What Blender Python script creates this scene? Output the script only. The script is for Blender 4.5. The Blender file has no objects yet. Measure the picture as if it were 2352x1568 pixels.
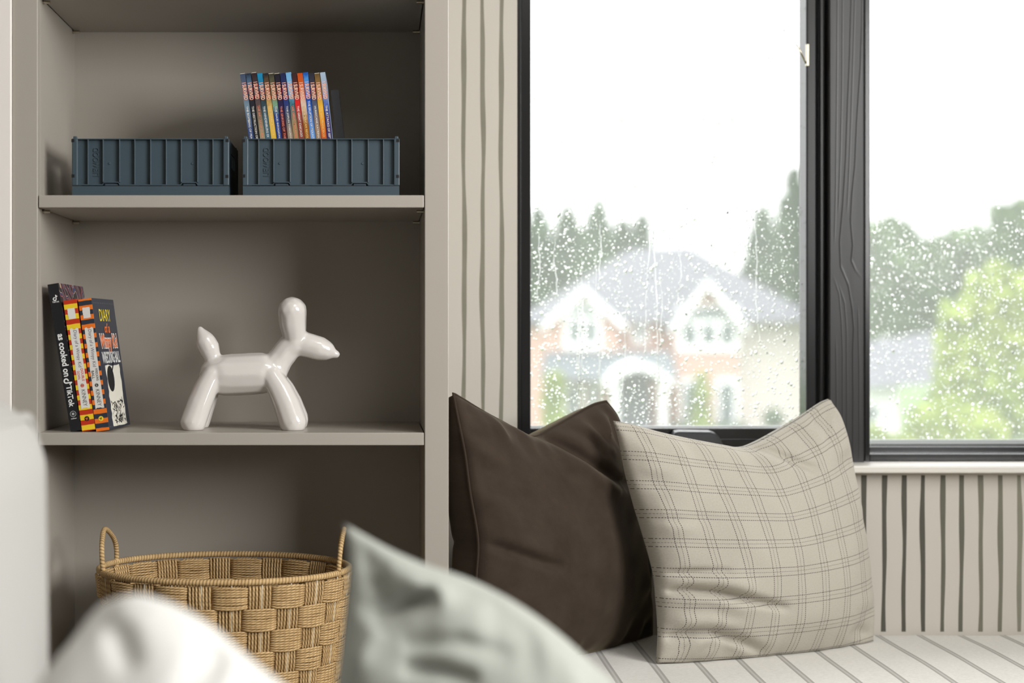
import bpy, bmesh, math, random
import numpy as np
from mathutils import Vector, Matrix

# ------------------------------------------------------------------ camera, sky, lights, exposure
SC = bpy.context.scene
COL = SC.collection
VX, VY, FPX, CZ = 865.0, 765.0, 3455.0, 1.05      # vanishing point and focal length in pixels, eye height

cam = bpy.data.cameras.new('camera')
cam.sensor_width = 36.0
cam.lens = FPX / 2352 * 36.0
cam.shift_x = (1176 - VX) / 2352
cam.shift_y = (VY - 784) / 2352
cam.clip_start, cam.clip_end = 0.05, 400
cam.dof.use_dof = True
cam.dof.focus_distance = 2.45
cam.dof.aperture_fstop = 2.3
camo = bpy.data.objects.new('camera', cam)
camo.location = (0, 0, CZ)
camo.rotation_euler = (math.pi / 2, 0, 0)
COL.objects.link(camo)
SC.camera = camo

world = bpy.data.worlds.new('overcast_sky')
SC.world = world
world.use_nodes = True
bgn = world.node_tree.nodes['Background']
bgn.inputs[0].default_value = (0.99, 0.993, 1.0, 1)
# standard overcast sky: three times brighter overhead than at the horizon
_wt = world.node_tree
_tc0 = _wt.nodes.new('ShaderNodeTexCoord'); _sp0 = _wt.nodes.new('ShaderNodeSeparateXYZ'); _wt.links.new(_tc0.outputs['Generated'], _sp0.inputs[0])
_m0 = _wt.nodes.new('ShaderNodeMath'); _m0.operation = 'MAXIMUM'; _m0.inputs[1].default_value = 0.0; _wt.links.new(_sp0.outputs[2], _m0.inputs[0])
SKY = 1.75
_m1 = _wt.nodes.new('ShaderNodeMath'); _m1.operation = 'MULTIPLY_ADD'; _m1.inputs[1].default_value = 2 * SKY; _m1.inputs[2].default_value = SKY
_wt.links.new(_m0.outputs[0], _m1.inputs[0]); _wt.links.new(_m1.outputs[0], bgn.inputs[1])

# daylight from a second window in the right-hand wall, behind the camera
def area(name, loc, rot, sx, sy, power, col):
    l = bpy.data.lights.new(name, 'AREA')
    l.shape = 'RECTANGLE'; l.size = sx; l.size_y = sy; l.energy = power; l.color = col
    o = bpy.data.objects.new(name, l); o.location = loc; o.rotation_euler = rot
    COL.objects.link(o); return o
area('daylight_side_window', (1.99, 0.40, 1.74), (math.pi / 2, 0, math.pi / 2), 1.45, 1.05, 92, (1.0, 1.0, 0.985))

# added overhead fill, no ceiling lamp known; lifts the bench and shelf fronts
area('added_top_fill', (0.80, 0.95, 2.455), (0, 0, 0), 0.9, 0.9, 13, (1.0, 0.99, 0.97))

SC.view_settings.view_transform = 'Standard'
SC.view_settings.look = 'None'
SC.view_settings.exposure = 0.10
SC.view_settings.gamma = 1.0
SC.view_settings.use_curve_mapping = False
SC.cycles.use_denoising = True
SC.cycles.use_adaptive_sampling = True
SC.cycles.adaptive_threshold = 0.025
SC.cycles.max_bounces = 9
SC.cycles.transmission_bounces = 6

# ------------------------------------------------------------------ helpers
def U(px, py, Y):
    return Vector(((px - VX) * Y / FPX, Y, CZ - (py - VY) * Y / FPX))
def XX(px, Y): return (px - VX) * Y / FPX
def ZZ(py, Y): return CZ - (py - VY) * Y / FPX

def lin(c):
    c = c / 255.0
    return c / 12.92 if c <= 0.04045 else ((c + 0.055) / 1.055) ** 2.4
def C(r, g, b): return (lin(r), lin(g), lin(b), 1.0)

class NT:
    def __init__(s, mat): s.t = mat.node_tree; s.n = s.t.nodes; s.l = s.t.links
    def new(s, ty, **kw):
        n = s.n.new(ty)
        for k, v in kw.items(): setattr(n, k, v)
        return n
    def link(s, a, b): s.l.new(a, b)
    def math(s, op, a, b=None, c=None):
        n = s.n.new('ShaderNodeMath'); n.operation = op
        for i, v in enumerate((a, b, c)):
            if v is None: continue
            if isinstance(v, (int, float)): n.inputs[i].default_value = v
            else: s.l.new(v, n.inputs[i])
        return n.outputs[0]
    def mix(s, f, a, b):
        n = s.n.new('ShaderNodeMix'); n.data_type = 'RGBA'
        for i, v in ((0, f), (6, a), (7, b)):
            if isinstance(v, (int, float, tuple)): n.inputs[i].default_value = v
            else: s.l.new(v, n.inputs[i])
        return n.outputs[2]

def mat(name, col, rough=0.6, metal=0.0, spec=0.5, sheen=0.0, sheen_rough=0.4, coat=0.0,
        var=0.0, var_scale=20.0, bump=0.0, bump_scale=200.0, bump_dist=0.001, sheen_tint=None):
    m = bpy.data.materials.new(name); m.use_nodes = True
    t = NT(m); p = t.n['Principled BSDF']
    p.inputs['Base Color'].default_value = col
    p.inputs['Roughness'].default_value = rough
    p.inputs['Metallic'].default_value = metal
    p.inputs['Specular IOR Level'].default_value = spec
    p.inputs['Sheen Weight'].default_value = sheen
    p.inputs['Sheen Roughness'].default_value = sheen_rough
    p.inputs['Coat Weight'].default_value = coat
    p.inputs['Coat Roughness'].default_value = 0.03
    if sheen_tint: p.inputs['Sheen Tint'].default_value = sheen_tint
    tc = t.new('ShaderNodeTexCoord')
    if var > 0:
        nz = t.new('ShaderNodeTexNoise'); nz.inputs['Scale'].default_value = var_scale
        nz.inputs['Detail'].default_value = 4
        t.link(tc.outputs['Object'], nz.inputs['Vector'])
        d = tuple(x * (1 - var) for x in col[:3]) + (1,)
        l = tuple(min(1, x * (1 + var)) for x in col[:3]) + (1,)
        t.link(t.mix(nz.outputs['Fac'], d, l), p.inputs['Base Color'])
    if bump > 0:
        nz = t.new('ShaderNodeTexNoise'); nz.inputs['Scale'].default_value = bump_scale
        nz.inputs['Detail'].default_value = 3
        t.link(tc.outputs['Object'], nz.inputs['Vector'])
        b = t.new('ShaderNodeBump'); b.inputs['Strength'].default_value = bump
        b.inputs['Distance'].default_value = bump_dist
        t.link(nz.outputs['Fac'], b.inputs['Height']); t.link(b.outputs[0], p.inputs['Normal'])
    return m

def tag(o, label=None, cat=None, group=None, kind=None):
    if label: o['label'] = label
    if cat: o['category'] = cat
    if group: o['group'] = group
    if kind: o['kind'] = kind
    return o

def empty(name, loc=(0, 0, 0), rot=(0, 0, 0)):
    o = bpy.data.objects.new(name, None); o.location = loc; o.rotation_euler = rot
    o.empty_display_size = 0.05
    COL.objects.link(o); return o

def addm(name, me, m=None, parent=None, world=False):
    o = bpy.data.objects.new(name, me)
    if m is not None and not me.materials: me.materials.append(m)
    COL.objects.link(o)
    if parent is not None:
        o.parent = parent
        if world:
            w = Vector((0, 0, 0)); q = parent
            while q is not None: w += q.location; q = q.parent
            o.location = -w
    return o

def mesh(name, verts, faces, smooth=False):
    me = bpy.data.meshes.new(name)
    me.from_pydata([tuple(v) for v in verts], [], [tuple(f) for f in faces])
    me.update()
    if smooth: me.polygons.foreach_set('use_smooth', [True] * len(me.polygons))
    return me

def bm_mesh(name, bm, smooth=False):
    bmesh.ops.recalc_face_normals(bm, faces=bm.faces)
    me = bpy.data.meshes.new(name); bm.to_mesh(me); bm.free()
    if smooth: me.polygons.foreach_set('use_smooth', [True] * len(me.polygons))
    return me

def bm_box(bm, x0, x1, y0, y1, z0, z1):
    r = bmesh.ops.create_cube(bm, size=1.0)
    for v in r['verts']:
        v.co = Vector(((x0 + x1) / 2 + v.co.x * (x1 - x0), (y0 + y1) / 2 + v.co.y * (y1 - y0), (z0 + z1) / 2 + v.co.z * (z1 - z0)))
    return r['verts']

def boxm(name, x0, x1, y0, y1, z0, z1, bev=0.0, seg=2):
    bm = bmesh.new(); bm_box(bm, x0, x1, y0, y1, z0, z1)
    if bev > 0:
        bmesh.ops.bevel(bm, geom=list(bm.edges), offset=bev, segments=seg, affect='EDGES', profile=0.5)
    return bm_mesh(name, bm)

def box(name, x0, x1, y0, y1, z0, z1, m, parent=None, bev=0.0, seg=2, world=False):
    return addm(name, boxm(name, x0, x1, y0, y1, z0, z1, bev, seg), m, parent, world)

def tube_data(pts, rad, n=8, closed=False, twist=0.0, tw_amp=0.0, tw_lobes=2):
    pts = [Vector(p) for p in pts]; N = len(pts)
    vs, fs = [], []
    prev = None; s = 0.0
    for i, p in enumerate(pts):
        a = pts[(i - 1) % N] if (closed or i > 0) else p
        b = pts[(i + 1) % N] if (closed or i < N - 1) else p
        t = (b - a).normalized()
        if prev is None:
            up = Vector((0, 0, 1)) if abs(t.z) < 0.9 else Vector((1, 0, 0))
            n1 = t.cross(up).normalized()
        else:
            n1 = (prev - t * prev.dot(t)).normalized()
        prev = n1; n2 = t.cross(n1)
        if i > 0: s += (p - pts[i - 1]).length
        r = rad[i] if isinstance(rad, (list, tuple)) else rad
        for k in range(n):
            ph = 2 * math.pi * k / n
            rr = r * (1 + tw_amp * math.sin(tw_lobes * ph + twist * s))
            vs.append(p + (n1 * math.cos(ph) + n2 * math.sin(ph)) * rr)
    m = N if closed else N - 1
    for i in range(m):
        j = (i + 1) % N
        for k in range(n):
            l = (k + 1) % n
            fs.append((i * n + k, i * n + l, j * n + l, j * n + k))
    if not closed:
        fs.append(tuple(range(n - 1, -1, -1)))
        fs.append(tuple((N - 1) * n + k for k in range(n)))
    return vs, fs

def merge(parts):
    vs, fs = [], []
    for v, f in parts:
        o = len(vs); vs += list(v); fs += [tuple(i + o for i in q) for q in f]
    return vs, fs

def tube(name, pts, rad, m, parent=None, n=8, closed=False, world=False, **kw):
    v, f = tube_data(pts, rad, n, closed, **kw)
    return addm(name, mesh(name, v, f, True), m, parent, world)

def cyl(name, a, b, r, m, parent=None, n=12, world=False):
    return tube(name, [a, b], r, m, parent, n, world=world)

def catmull(pts, n=8):
    P = [Vector(p) for p in pts]
    P = [P[0] * 2 - P[1]] + P + [P[-1] * 2 - P[-2]]
    out = []
    for i in range(1, len(P) - 2):
        for k in range(n):
            t = k / n
            out.append(0.5 * ((2 * P[i]) + (-P[i - 1] + P[i + 1]) * t + (2 * P[i - 1] - 5 * P[i] + 4 * P[i + 1] - P[i + 2]) * t * t
                              + (-P[i - 1] + 3 * P[i] - 3 * P[i + 1] + P[i + 2]) * t ** 3))
    out.append(P[-2]); return out

# flat lettering, converted to a mesh; fits a given length along its reading direction
def text_me(s, height, length=None, extrude=0.0, bold=0.0, shear=0.0, space=1.0):
    cu = bpy.data.curves.new('lettering', 'FONT'); cu.body = s; cu.size = 1.0
    cu.extrude = 0; cu.offset = bold; cu.shear = shear; cu.space_character = space
    cu.resolution_u = 3
    o = bpy.data.objects.new('lettering', cu); COL.objects.link(o)
    dg = bpy.context.evaluated_depsgraph_get()
    me = bpy.data.meshes.new_from_object(o.evaluated_get(dg))
    bpy.data.objects.remove(o); bpy.data.curves.remove(cu)
    co = np.zeros(len(me.vertices) * 3); me.vertices.foreach_get('co', co); co = co.reshape(-1, 3)
    mn, mx = co.min(0), co.max(0)
    co[:, 0] -= (mn[0] + mx[0]) / 2; co[:, 1] -= (mn[1] + mx[1]) / 2
    sy = height / (mx[1] - mn[1]); sx = sy if length is None else length / (mx[0] - mn[0])
    co[:, 0] *= sx; co[:, 1] *= sy
    me.vertices.foreach_set('co', co.ravel()); me.update()
    if extrude > 0:
        bm = bmesh.new(); bm.from_mesh(me)
        r = bmesh.ops.extrude_face_region(bm, geom=list(bm.faces))
        for v in [g for g in r['geom'] if isinstance(g, bmesh.types.BMVert)]: v.co.z += extrude
        bmesh.ops.recalc_face_normals(bm, faces=bm.faces)
        bm.to_mesh(me); bm.free()
    return me

def place(me, center, xa, ya):
    xa, ya = Vector(xa), Vector(ya); za = xa.cross(ya)
    M = Matrix(((xa.x, ya.x, za.x, center[0]), (xa.y, ya.y, za.y, center[1]), (xa.z, ya.z, za.z, center[2]), (0, 0, 0, 1)))
    me.transform(M); return me

def flat_poly(name, pts2, center, xa, ya, m, parent, thick=0.0002):
    n = len(pts2); v = [(p[0], p[1], 0) for p in pts2] + [(p[0], p[1], thick) for p in pts2]
    f = [tuple(range(n - 1, -1, -1)), tuple(range(n, 2 * n))] + [(i, (i + 1) % n, n + (i + 1) % n, n + i) for i in range(n)]
    return addm(name, place(mesh(name, v, f), center, xa, ya), m, parent)

def disc_pts(r, n=20, sx=1.0): return [(r * sx * math.cos(2 * math.pi * k / n), r * math.sin(2 * math.pi * k / n)) for k in range(n)]

# ------------------------------------------------------------------ materials
M_TAUPE = mat('taupe_satin_paint', C(170, 163, 153), 0.38, var=0.02, var_scale=6, bump=0.02, bump_scale=350)
M_WALL = mat('warm_wall_paint', C(196, 190, 180), 0.7, var=0.015, var_scale=5, bump=0.03, bump_scale=260)
M_WHITE = mat('white_wall_paint', C(236, 230, 224), 0.75, bump=0.02, bump_scale=250)
M_STRIPE = mat('painted_line_olive', C(98, 95, 82), 0.7, var=0.12, var_scale=30)
M_TRIM = mat('sill_white_paint', C(224, 220, 212), 0.35)
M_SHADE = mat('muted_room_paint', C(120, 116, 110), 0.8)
M_FLOOR = mat('oak_floor', C(142, 124, 102), 0.45, var=0.15, var_scale=8)
M_ALU = mat('spacer_aluminium', C(205, 210, 210), 0.3, spec=0.6)
M_STEEL = mat('nickel', C(190, 182, 165), 0.25, metal=1.0)
M_CRATE = mat('dark_teal_grey_plastic', C(62, 77, 86), 0.42, var=0.05, var_scale=30, bump=0.03, bump_scale=600)
M_HOLE = mat('black_recess', C(14, 14, 16), 0.8)
M_CERAM = mat('white_glazed_ceramic', C(216, 211, 206), 0.12, spec=0.6, coat=0.5)
M_PAGES = mat('book_pages', C(214, 206, 188), 0.85, var=0.05, var_scale=90)

def black_wood():
    m = bpy.data.materials.new('black_painted_wood'); m.use_nodes = True
    t = NT(m); p = t.n['Principled BSDF']
    p.inputs['Base Color'].default_value = C(37, 36, 37); p.inputs['Roughness'].default_value = 0.38
    tc = t.new('ShaderNodeTexCoord'); mp = t.new('ShaderNodeMapping')
    mp.inputs['Scale'].default_value = (1.0, 1.0, 0.10)
    t.link(tc.outputs['Object'], mp.inputs['Vector'])
    wv = t.new('ShaderNodeTexWave', wave_type='BANDS', bands_direction='X', wave_profile='SAW')
    wv.inputs['Scale'].default_value = 22; wv.inputs['Distortion'].default_value = 7.0
    wv.inputs['Detail'].default_value = 1.5; wv.inputs['Detail Scale'].default_value = 1.2
    t.link(mp.outputs[0], wv.inputs['Vector'])
    b = t.new('ShaderNodeBump'); b.inputs['Strength'].default_value = 0.35; b.inputs['Distance'].default_value = 0.0008
    t.link(wv.outputs['Fac'], b.inputs['Height']); t.link(b.outputs[0], p.inputs['Normal'])
    return m
M_BLACKWOOD = black_wood()
M_BLACK = mat('black_frame_paint', C(33, 33, 34), 0.2, bump=0.03, bump_scale=120)

def glass_mat():
    m = bpy.data.materials.new('wet_window_glass'); m.use_nodes = True
    t = NT(m); t.n.clear()
    out = t.new('ShaderNodeOutputMaterial')
    tr = t.new('ShaderNodeBsdfTransparent'); tr.inputs[0].default_value = (0.985, 0.99, 0.987, 1)
    tl = t.new('ShaderNodeBsdfTranslucent'); tl.inputs[0].default_value = (0.96, 0.96, 0.96, 1)
    gl = t.new('ShaderNodeBsdfGlossy'); gl.inputs['Roughness'].default_value = 0.02
    fr = t.new('ShaderNodeFresnel'); fr.inputs['IOR'].default_value = 1.08
    m1 = t.new('ShaderNodeMixShader'); m1.inputs[0].default_value = 0.12      # fine water film scattering the sky
    t.link(tr.outputs[0], m1.inputs[1]); t.link(tl.outputs[0], m1.inputs[2])
    m2 = t.new('ShaderNodeMixShader'); t.link(fr.outputs[0], m2.inputs[0])
    t.link(m1.outputs[0], m2.inputs[1]); t.link(gl.outputs[0], m2.inputs[2])
    t.link(m2.outputs[0], out.inputs['Surface'])
    return m
M_GLASS = glass_mat()
def water_mat():
    m = bpy.data.materials.new('rain_water'); m.use_nodes = True
    t = NT(m); t.n.clear(); out = t.new('ShaderNodeOutputMaterial')
    g = t.new('ShaderNodeBsdfGlass'); g.inputs['IOR'].default_value = 1.33; g.inputs['Roughness'].default_value = 0.0
    t.link(g.outputs[0], out.inputs['Surface']); return m
M_WATER = water_mat()

def fabric(name, col, var=0.1, scale=900.0, sheen=0.15, bump=0.35, pattern=None, sc=(1, 1, 1), nap=0.0):
    """woven cloth: fine weave bump, flecked yarn colour, optional pattern callback giving (factor, colour)"""
    m = bpy.data.materials.new(name); m.use_nodes = True
    t = NT(m); p = t.n['Principled BSDF']
    p.inputs['Roughness'].default_value = 0.9; p.inputs['Specular IOR Level'].default_value = 0.15
    p.inputs['Sheen Weight'].default_value = sheen; p.inputs['Sheen Roughness'].default_value = 0.5
    tc = t.new('ShaderNodeTexCoord')
    mp = t.new('ShaderNodeMapping'); mp.inputs['Scale'].default_value = sc
    t.link(tc.outputs['UV'], mp.inputs['Vector'])
    fl = t.new('ShaderNodeTexNoise'); fl.inputs['Scale'].default_value = scale / 9; fl.inputs['Detail'].default_value = 5
    fl.inputs['Roughness'].default_value = 0.7
    t.link(mp.outputs[0], fl.inputs['Vector'])
    d = tuple(x * (1 - var) for x in col[:3]) + (1,); l = tuple(min(1, x * (1 + var)) for x in col[:3]) + (1,)
    c = t.mix(fl.outputs['Fac'], d, l)
    sep = t.new('ShaderNodeSeparateXYZ'); t.link(tc.outputs['UV'], sep.inputs[0])
    if nap > 0:
        n2 = t.new('ShaderNodeTexNoise'); n2.inputs['Scale'].default_value = 7; n2.inputs['Detail'].default_value = 6; n2.inputs['Roughness'].default_value = 0.65
        t.link(mp.outputs[0], n2.inputs['Vector'])
        c = t.mix(n2.outputs['Fac'], t.mix(nap, c, (0.01, 0.007, 0.005, 1)), t.mix(nap * 0.42, c, C(138, 120, 100)))
    if pattern: c = pattern(t, sep, c)
    t.link(c, p.inputs['Base Color'])
    nz = t.new('ShaderNodeTexNoise'); nz.inputs['Scale'].default_value = scale / 3; nz.inputs['Detail'].default_value = 2
    t.link(mp.outputs[0], nz.inputs['Vector'])
    b = t.new('ShaderNodeBump'); b.inputs['Strength'].default_value = bump; b.inputs['Distance'].default_value = 0.0006
    t.link(nz.outputs['Fac'], b.inputs['Height']); t.link(b.outputs[0], p.inputs['Normal'])
    return m

def plaid(t, sep, base):
    dark = C(52, 48, 46)
    fac = None
    for ax, oth, per, off in ((0, 1, 0.1165, -0.018), (1, 0, 0.121, 0.05)):
        u, w = sep.outputs[ax], sep.outputs[oth]
        f = t.math('FRACT', t.math('DIVIDE', t.math('ADD', u, off), per))
        for c0, wd, st in ((0.36, 0.0115, 0.9), (0.50, 0.009, 0.65), (0.64, 0.0115, 0.9)):
            ln = t.math('LESS_THAN', t.math('ABSOLUTE', t.math('SUBTRACT', f, c0)), wd)
            ds = t.math('LESS_THAN', t.math('FRACT', t.math('ADD', t.math('MULTIPLY', w, 125.0), c0 * 2.3)), 0.66)
            v = t.math('MULTIPLY', t.math('MULTIPLY', ln, ds), st)
            fac = v if fac is None else t.math('MAXIMUM', fac, v)
    return t.mix(fac, base, dark)
M_PLAID = fabric('plaid_wool', C(182, 176, 164), 0.22, 1500, 0.1, 0.35, plaid)
M_VELVET = fabric('brown_velvet', C(48, 39, 34), 0.3, 1600, 0.4, 0.15, nap=0.4)
M_VELVET.node_tree.nodes['Principled BSDF'].inputs['Sheen Tint'].default_value = C(190, 175, 140)
M_VELVET.node_tree.nodes['Principled BSDF'].inputs['Sheen Roughness'].default_value = 0.3
M_LINEN = fabric('sage_linen', C(158, 160, 153), 0.05, 700, 0.1, 0.2)
M_SOFACLOTH = fabric('off_white_upholstery', C(164, 162, 158), 0.03, 700, 0.1, 0.2)
M_WHITECLOTH = fabric('white_cotton', C(204, 203, 199), 0.03, 700, 0.1, 0.2)

def bench_fabric():
    m = bpy.data.materials.new('striped_bench_fabric'); m.use_nodes = True
    t = NT(m); p = t.n['Principled BSDF']
    p.inputs['Roughness'].default_value = 0.9; p.inputs['Specular IOR Level'].default_value = 0.15
    p.inputs['Sheen Weight'].default_value = 0.1
    tc = t.new('ShaderNodeTexCoord')
    fl = t.new('ShaderNodeTexNoise'); fl.inputs['Scale'].default_value = 420; fl.inputs['Detail'].default_value = 6
    fl.inputs['Roughness'].default_value = 0.75
    mp = t.new('ShaderNodeMapping'); mp.inputs['Scale'].default_value = (0.35, 1, 1)
    t.link(tc.outputs['Object'], mp.inputs[0]); t.link(mp.outputs[0], fl.inputs['Vector'])
    base = t.mix(fl.outputs['Fac'], C(192, 188, 181), C(252, 250, 245))
    sep = t.new('ShaderNodeSeparateXYZ'); t.link(tc.outputs['Object'], sep.inputs[0])
    f = t.math('SUBTRACT', t.math('FRACT', t.math('DIVIDE', t.math('SUBTRACT', sep.outputs[0], BENCH_PH), 0.0764)), 0.5)
    a = t.math('ABSOLUTE', f)
    l1 = t.math('LESS_THAN', t.math('ABSOLUTE', t.math('SUBTRACT', a, 0.050)), 0.026)
    l2 = t.math('MULTIPLY', t.math('LESS_THAN', a, 0.05), 0.6)
    fac = t.math('MULTIPLY', t.math('MAXIMUM', l1, l2), t.math('ADD', 0.35, t.math('MULTIPLY', fl.outputs['Fac'], 0.7)))
    t.link(t.mix(fac, base, C(138, 134, 129)), p.inputs['Base Color'])
    b = t.new('ShaderNodeBump'); b.inputs['Strength'].default_value = 0.4; b.inputs['Distance'].default_value = 0.0008
    t.link(fl.outputs['Fac'], b.inputs['Height']); t.link(b.outputs[0], p.inputs['Normal'])
    return m
YW = 2.78                       # window wall face
BENCH_PH = XX(2010, YW) - 0.0382
M_BENCH = bench_fabric()

def rope_mat(name='seagrass_rope', pitch=0.0075, lobes=2.0, deep=0.0007):
    m = bpy.data.materials.new(name); m.use_nodes = True
    t = NT(m); p = t.n['Principled BSDF']
    p.inputs['Roughness'].default_value = 0.7; p.inputs['Specular IOR Level'].default_value = 0.3
    tc = t.new('ShaderNodeTexCoord')
    nz = t.new('ShaderNodeTexNoise'); nz.inputs['Scale'].default_value = 60; nz.inputs['Detail'].default_value = 5
    t.link(tc.outputs['Object'], nz.inputs['Vector'])
    c1 = t.mix(nz.outputs['Fac'], C(172, 138, 90), C(232, 200, 148))
    sp = t.new('ShaderNodeSeparateXYZ'); t.link(tc.outputs['UV'], sp.inputs[0])
    ph = t.math('ADD', t.math('DIVIDE', sp.outputs[0], pitch), t.math('MULTIPLY', sp.outputs[1], lobes))
    fr_ = t.math('ABSOLUTE', t.math('SINE', t.math('MULTIPLY', ph, math.pi)))
    t.link(t.mix(t.math('POWER', fr_, 0.4), C(112, 82, 48), c1), p.inputs['Base Color'])  # shade of the twist grooves is painted into the rope colour
    b = t.new('ShaderNodeBump'); b.inputs['Strength'].default_value = 0.8; b.inputs['Distance'].default_value = deep
    t.link(t.math('POWER', fr_, 0.6), b.inputs['Height']); t.link(b.outputs[0], p.inputs['Normal'])
    return m
M_ROPE = rope_mat()
M_WRAP = rope_mat('wrapped_rope', 0.0052, 1.0, 0.0012)
M_WIRE = mat('pale_basket_stake', C(214, 205, 184), 0.5)

# ------------------------------------------------------------------ room shell
YB0, D0 = 2.35, 0.29            # bookcase front plane, interior depth
YBK = YB0 + D0
XL, XR = XX(86.5, YB0), XX(975.5, YB0)          # inner width of the bookcase
XLO, XRO = XX(28, YB0), XX(1030.5, YB0)         # outer edges of the stiles
RX0, RX1, RY0, RZ1 = -1.7, 2.0, -2.2, 2.5
WX0 = XX(1188, YW)              # window opening
WX1 = 1.62
WZ0, WZ1 = ZZ(1069, YW - 0.035) - 0.014, 2.12

def struct(o): o['kind'] = 'structure'; return o
struct(box('floor', RX0 - 0.1, RX1 + 0.1, RY0 - 0.1, YW + 0.15, -0.05, 0, M_FLOOR))
struct(box('ceiling', RX0 - 0.1, RX1 + 0.1, RY0 - 0.1, YW + 0.15, RZ1, RZ1 + 0.05, mat('ceiling_paint', C(170, 168, 164), 0.8)))
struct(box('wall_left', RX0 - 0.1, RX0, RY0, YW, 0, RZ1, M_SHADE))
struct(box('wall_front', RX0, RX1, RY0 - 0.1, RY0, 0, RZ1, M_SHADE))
struct(box('wall_return', RX0, XLO - 0.0005, YB0 - 0.004, YB0 + 0.10, 0, RZ1, M_WHITE, bev=0.002))

def wall_with_hole(name, a0, a1, b0, b1, z0, z1, h0, h1, hz0, hz1, along_x, m):
    bm = bmesh.new()
    def bb(p0, p1, q0, q1):
        if p1 - p0 < 1e-5 or q1 - q0 < 1e-5: return
        if along_x: bm_box(bm, p0, p1, b0, b1, q0, q1)
        else: bm_box(bm, b0, b1, p0, p1, q0, q1)
    bb(a0, h0, z0, z1); bb(h1, a1, z0, z1); bb(h0, h1, z0, hz0); bb(h0, h1, hz1, z1)
    return struct(addm(name, bm_mesh(name, bm), m))
wall_back = wall_with_hole('wall_back', RX0, RX1, YW, YW + 0.16, 0, RZ1, WX0, WX1, WZ0, WZ1, True, M_WALL)
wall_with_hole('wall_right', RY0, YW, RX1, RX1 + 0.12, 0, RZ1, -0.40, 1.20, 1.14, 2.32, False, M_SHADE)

# hand-painted wobbly lines on the window wall
rnd = random.Random(4)
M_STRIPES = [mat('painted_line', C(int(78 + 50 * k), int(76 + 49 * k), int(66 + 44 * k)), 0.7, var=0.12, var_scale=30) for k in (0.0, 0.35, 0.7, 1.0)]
def stripe_mesh(name, x, z0, z1, w):
    n = max(4, int((z1 - z0) / 0.02)); vs, fs = [], []
    a1, a2, f1, f2 = rnd.uniform(0, 6), rnd.uniform(0, 6), rnd.uniform(9, 14), rnd.uniform(24, 36)
    b1 = rnd.uniform(0, 6)
    for i in range(n + 1):
        z = z0 + (z1 - z0) * i / n
        dx = 0.0010 * math.sin(f1 * z + a1) + 0.0006 * math.sin(f2 * z + a2)
        ww = w * (1 + 0.16 * math.sin(17 * z + b1) + 0.10 * math.sin(41 * z + a2)) / 2
        for yy in (YW - 0.0004, YW + 0.0002):
            vs += [(x + dx - ww, yy, z), (x + dx + ww, yy, z)]
    for i in range(n):
        a, b = 4 * i, 4 * (i + 1)
        fs += [(a, a + 1, b + 1, b), (a + 1, a + 3, b + 3, b + 1), (a + 2, a, b, b + 2)]
    return mesh(name, vs, fs)
ZBENCH = ZZ(1455, YW)
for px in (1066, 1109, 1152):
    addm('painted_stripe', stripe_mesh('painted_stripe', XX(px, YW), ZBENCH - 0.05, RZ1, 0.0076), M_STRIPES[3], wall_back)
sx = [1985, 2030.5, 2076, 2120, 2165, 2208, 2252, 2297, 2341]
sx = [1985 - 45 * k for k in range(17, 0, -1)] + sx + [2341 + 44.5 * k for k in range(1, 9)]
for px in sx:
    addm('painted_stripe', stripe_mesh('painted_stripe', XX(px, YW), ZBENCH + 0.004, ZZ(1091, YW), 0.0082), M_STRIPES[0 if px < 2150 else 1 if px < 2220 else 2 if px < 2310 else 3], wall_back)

# ------------------------------------------------------------------ windows
YF = 2.84
w1 = tag(empty('window_1', (XX(1520, YF), YF, WZ0)), kind='structure')
w2 = tag(empty('window_2', (XX(2200, YF), YF, WZ0)), kind='structure')
def wbox(name, px0, px1, z0, z1, y0, y1, m, par, bev=0.0012, yref=None):
    yr = yref or y0
    return box(name, XX(px0, yr), XX(px1, yr), y0, y1, z0, z1, m, par, bev, 2, True)
ZT = WZ1
ZS = WZ0
# casement: outer frame and sash
box('outer_frame', WX0 + 0.0005, XX(1196, YF), YF - 0.004, YF + 0.09, ZS + 0.014, ZT, M_BLACK, w1, 0.001, 2, True)
zg1 = ZZ(983, YF)               # bottom of the first glass
wbox('sash_stile', 1197, 1219, ZS + 0.014, ZT, YF, YF + 0.05, M_BLACK, w1)
wbox('sash_rail', 1219.2, 1852, ZZ(1008, YF), zg1, YF, YF + 0.05, M_BLACK, w1)
wbox('outer_frame', 1196.2, 1903, ZS + 0.014, ZZ(1009.5, YF), YF + 0.004, YF + 0.09, M_BLACK, w1)
wbox('sash_stile', 1852, 1876, ZS + 0.014, ZT, YF, YF + 0.05, M_BLACK, w1, 0.003)
wbox('outer_frame', 1882, 1897, ZS + 0.014, ZT, YF - 0.002, YF + 0.09, M_BLACK, w1, 0.003)
wbox('frame_groove', 1874, 1906, ZS + 0.014, ZT, YF + 0.018, YF + 0.095, M_HOLE, w1, 0)
wbox('spacer_bar', 1846, 1852.5, zg1, ZT, YF + 0.030, YF + 0.045, M_ALU, w1, 0)
wbox('spacer_bar', 1219, 1852, zg1 - 0.001, zg1 + 0.0022, YF + 0.034, YF + 0.044, M_ALU, w1, 0)
YG = YF + 0.046                 # rain-side glass face
box('window_pane', XX(1217, YF), XX(1853, YF), YF + 0.040, YG, zg1 - 0.003, ZT, M_GLASS, w1, 0, 2, True)
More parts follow.
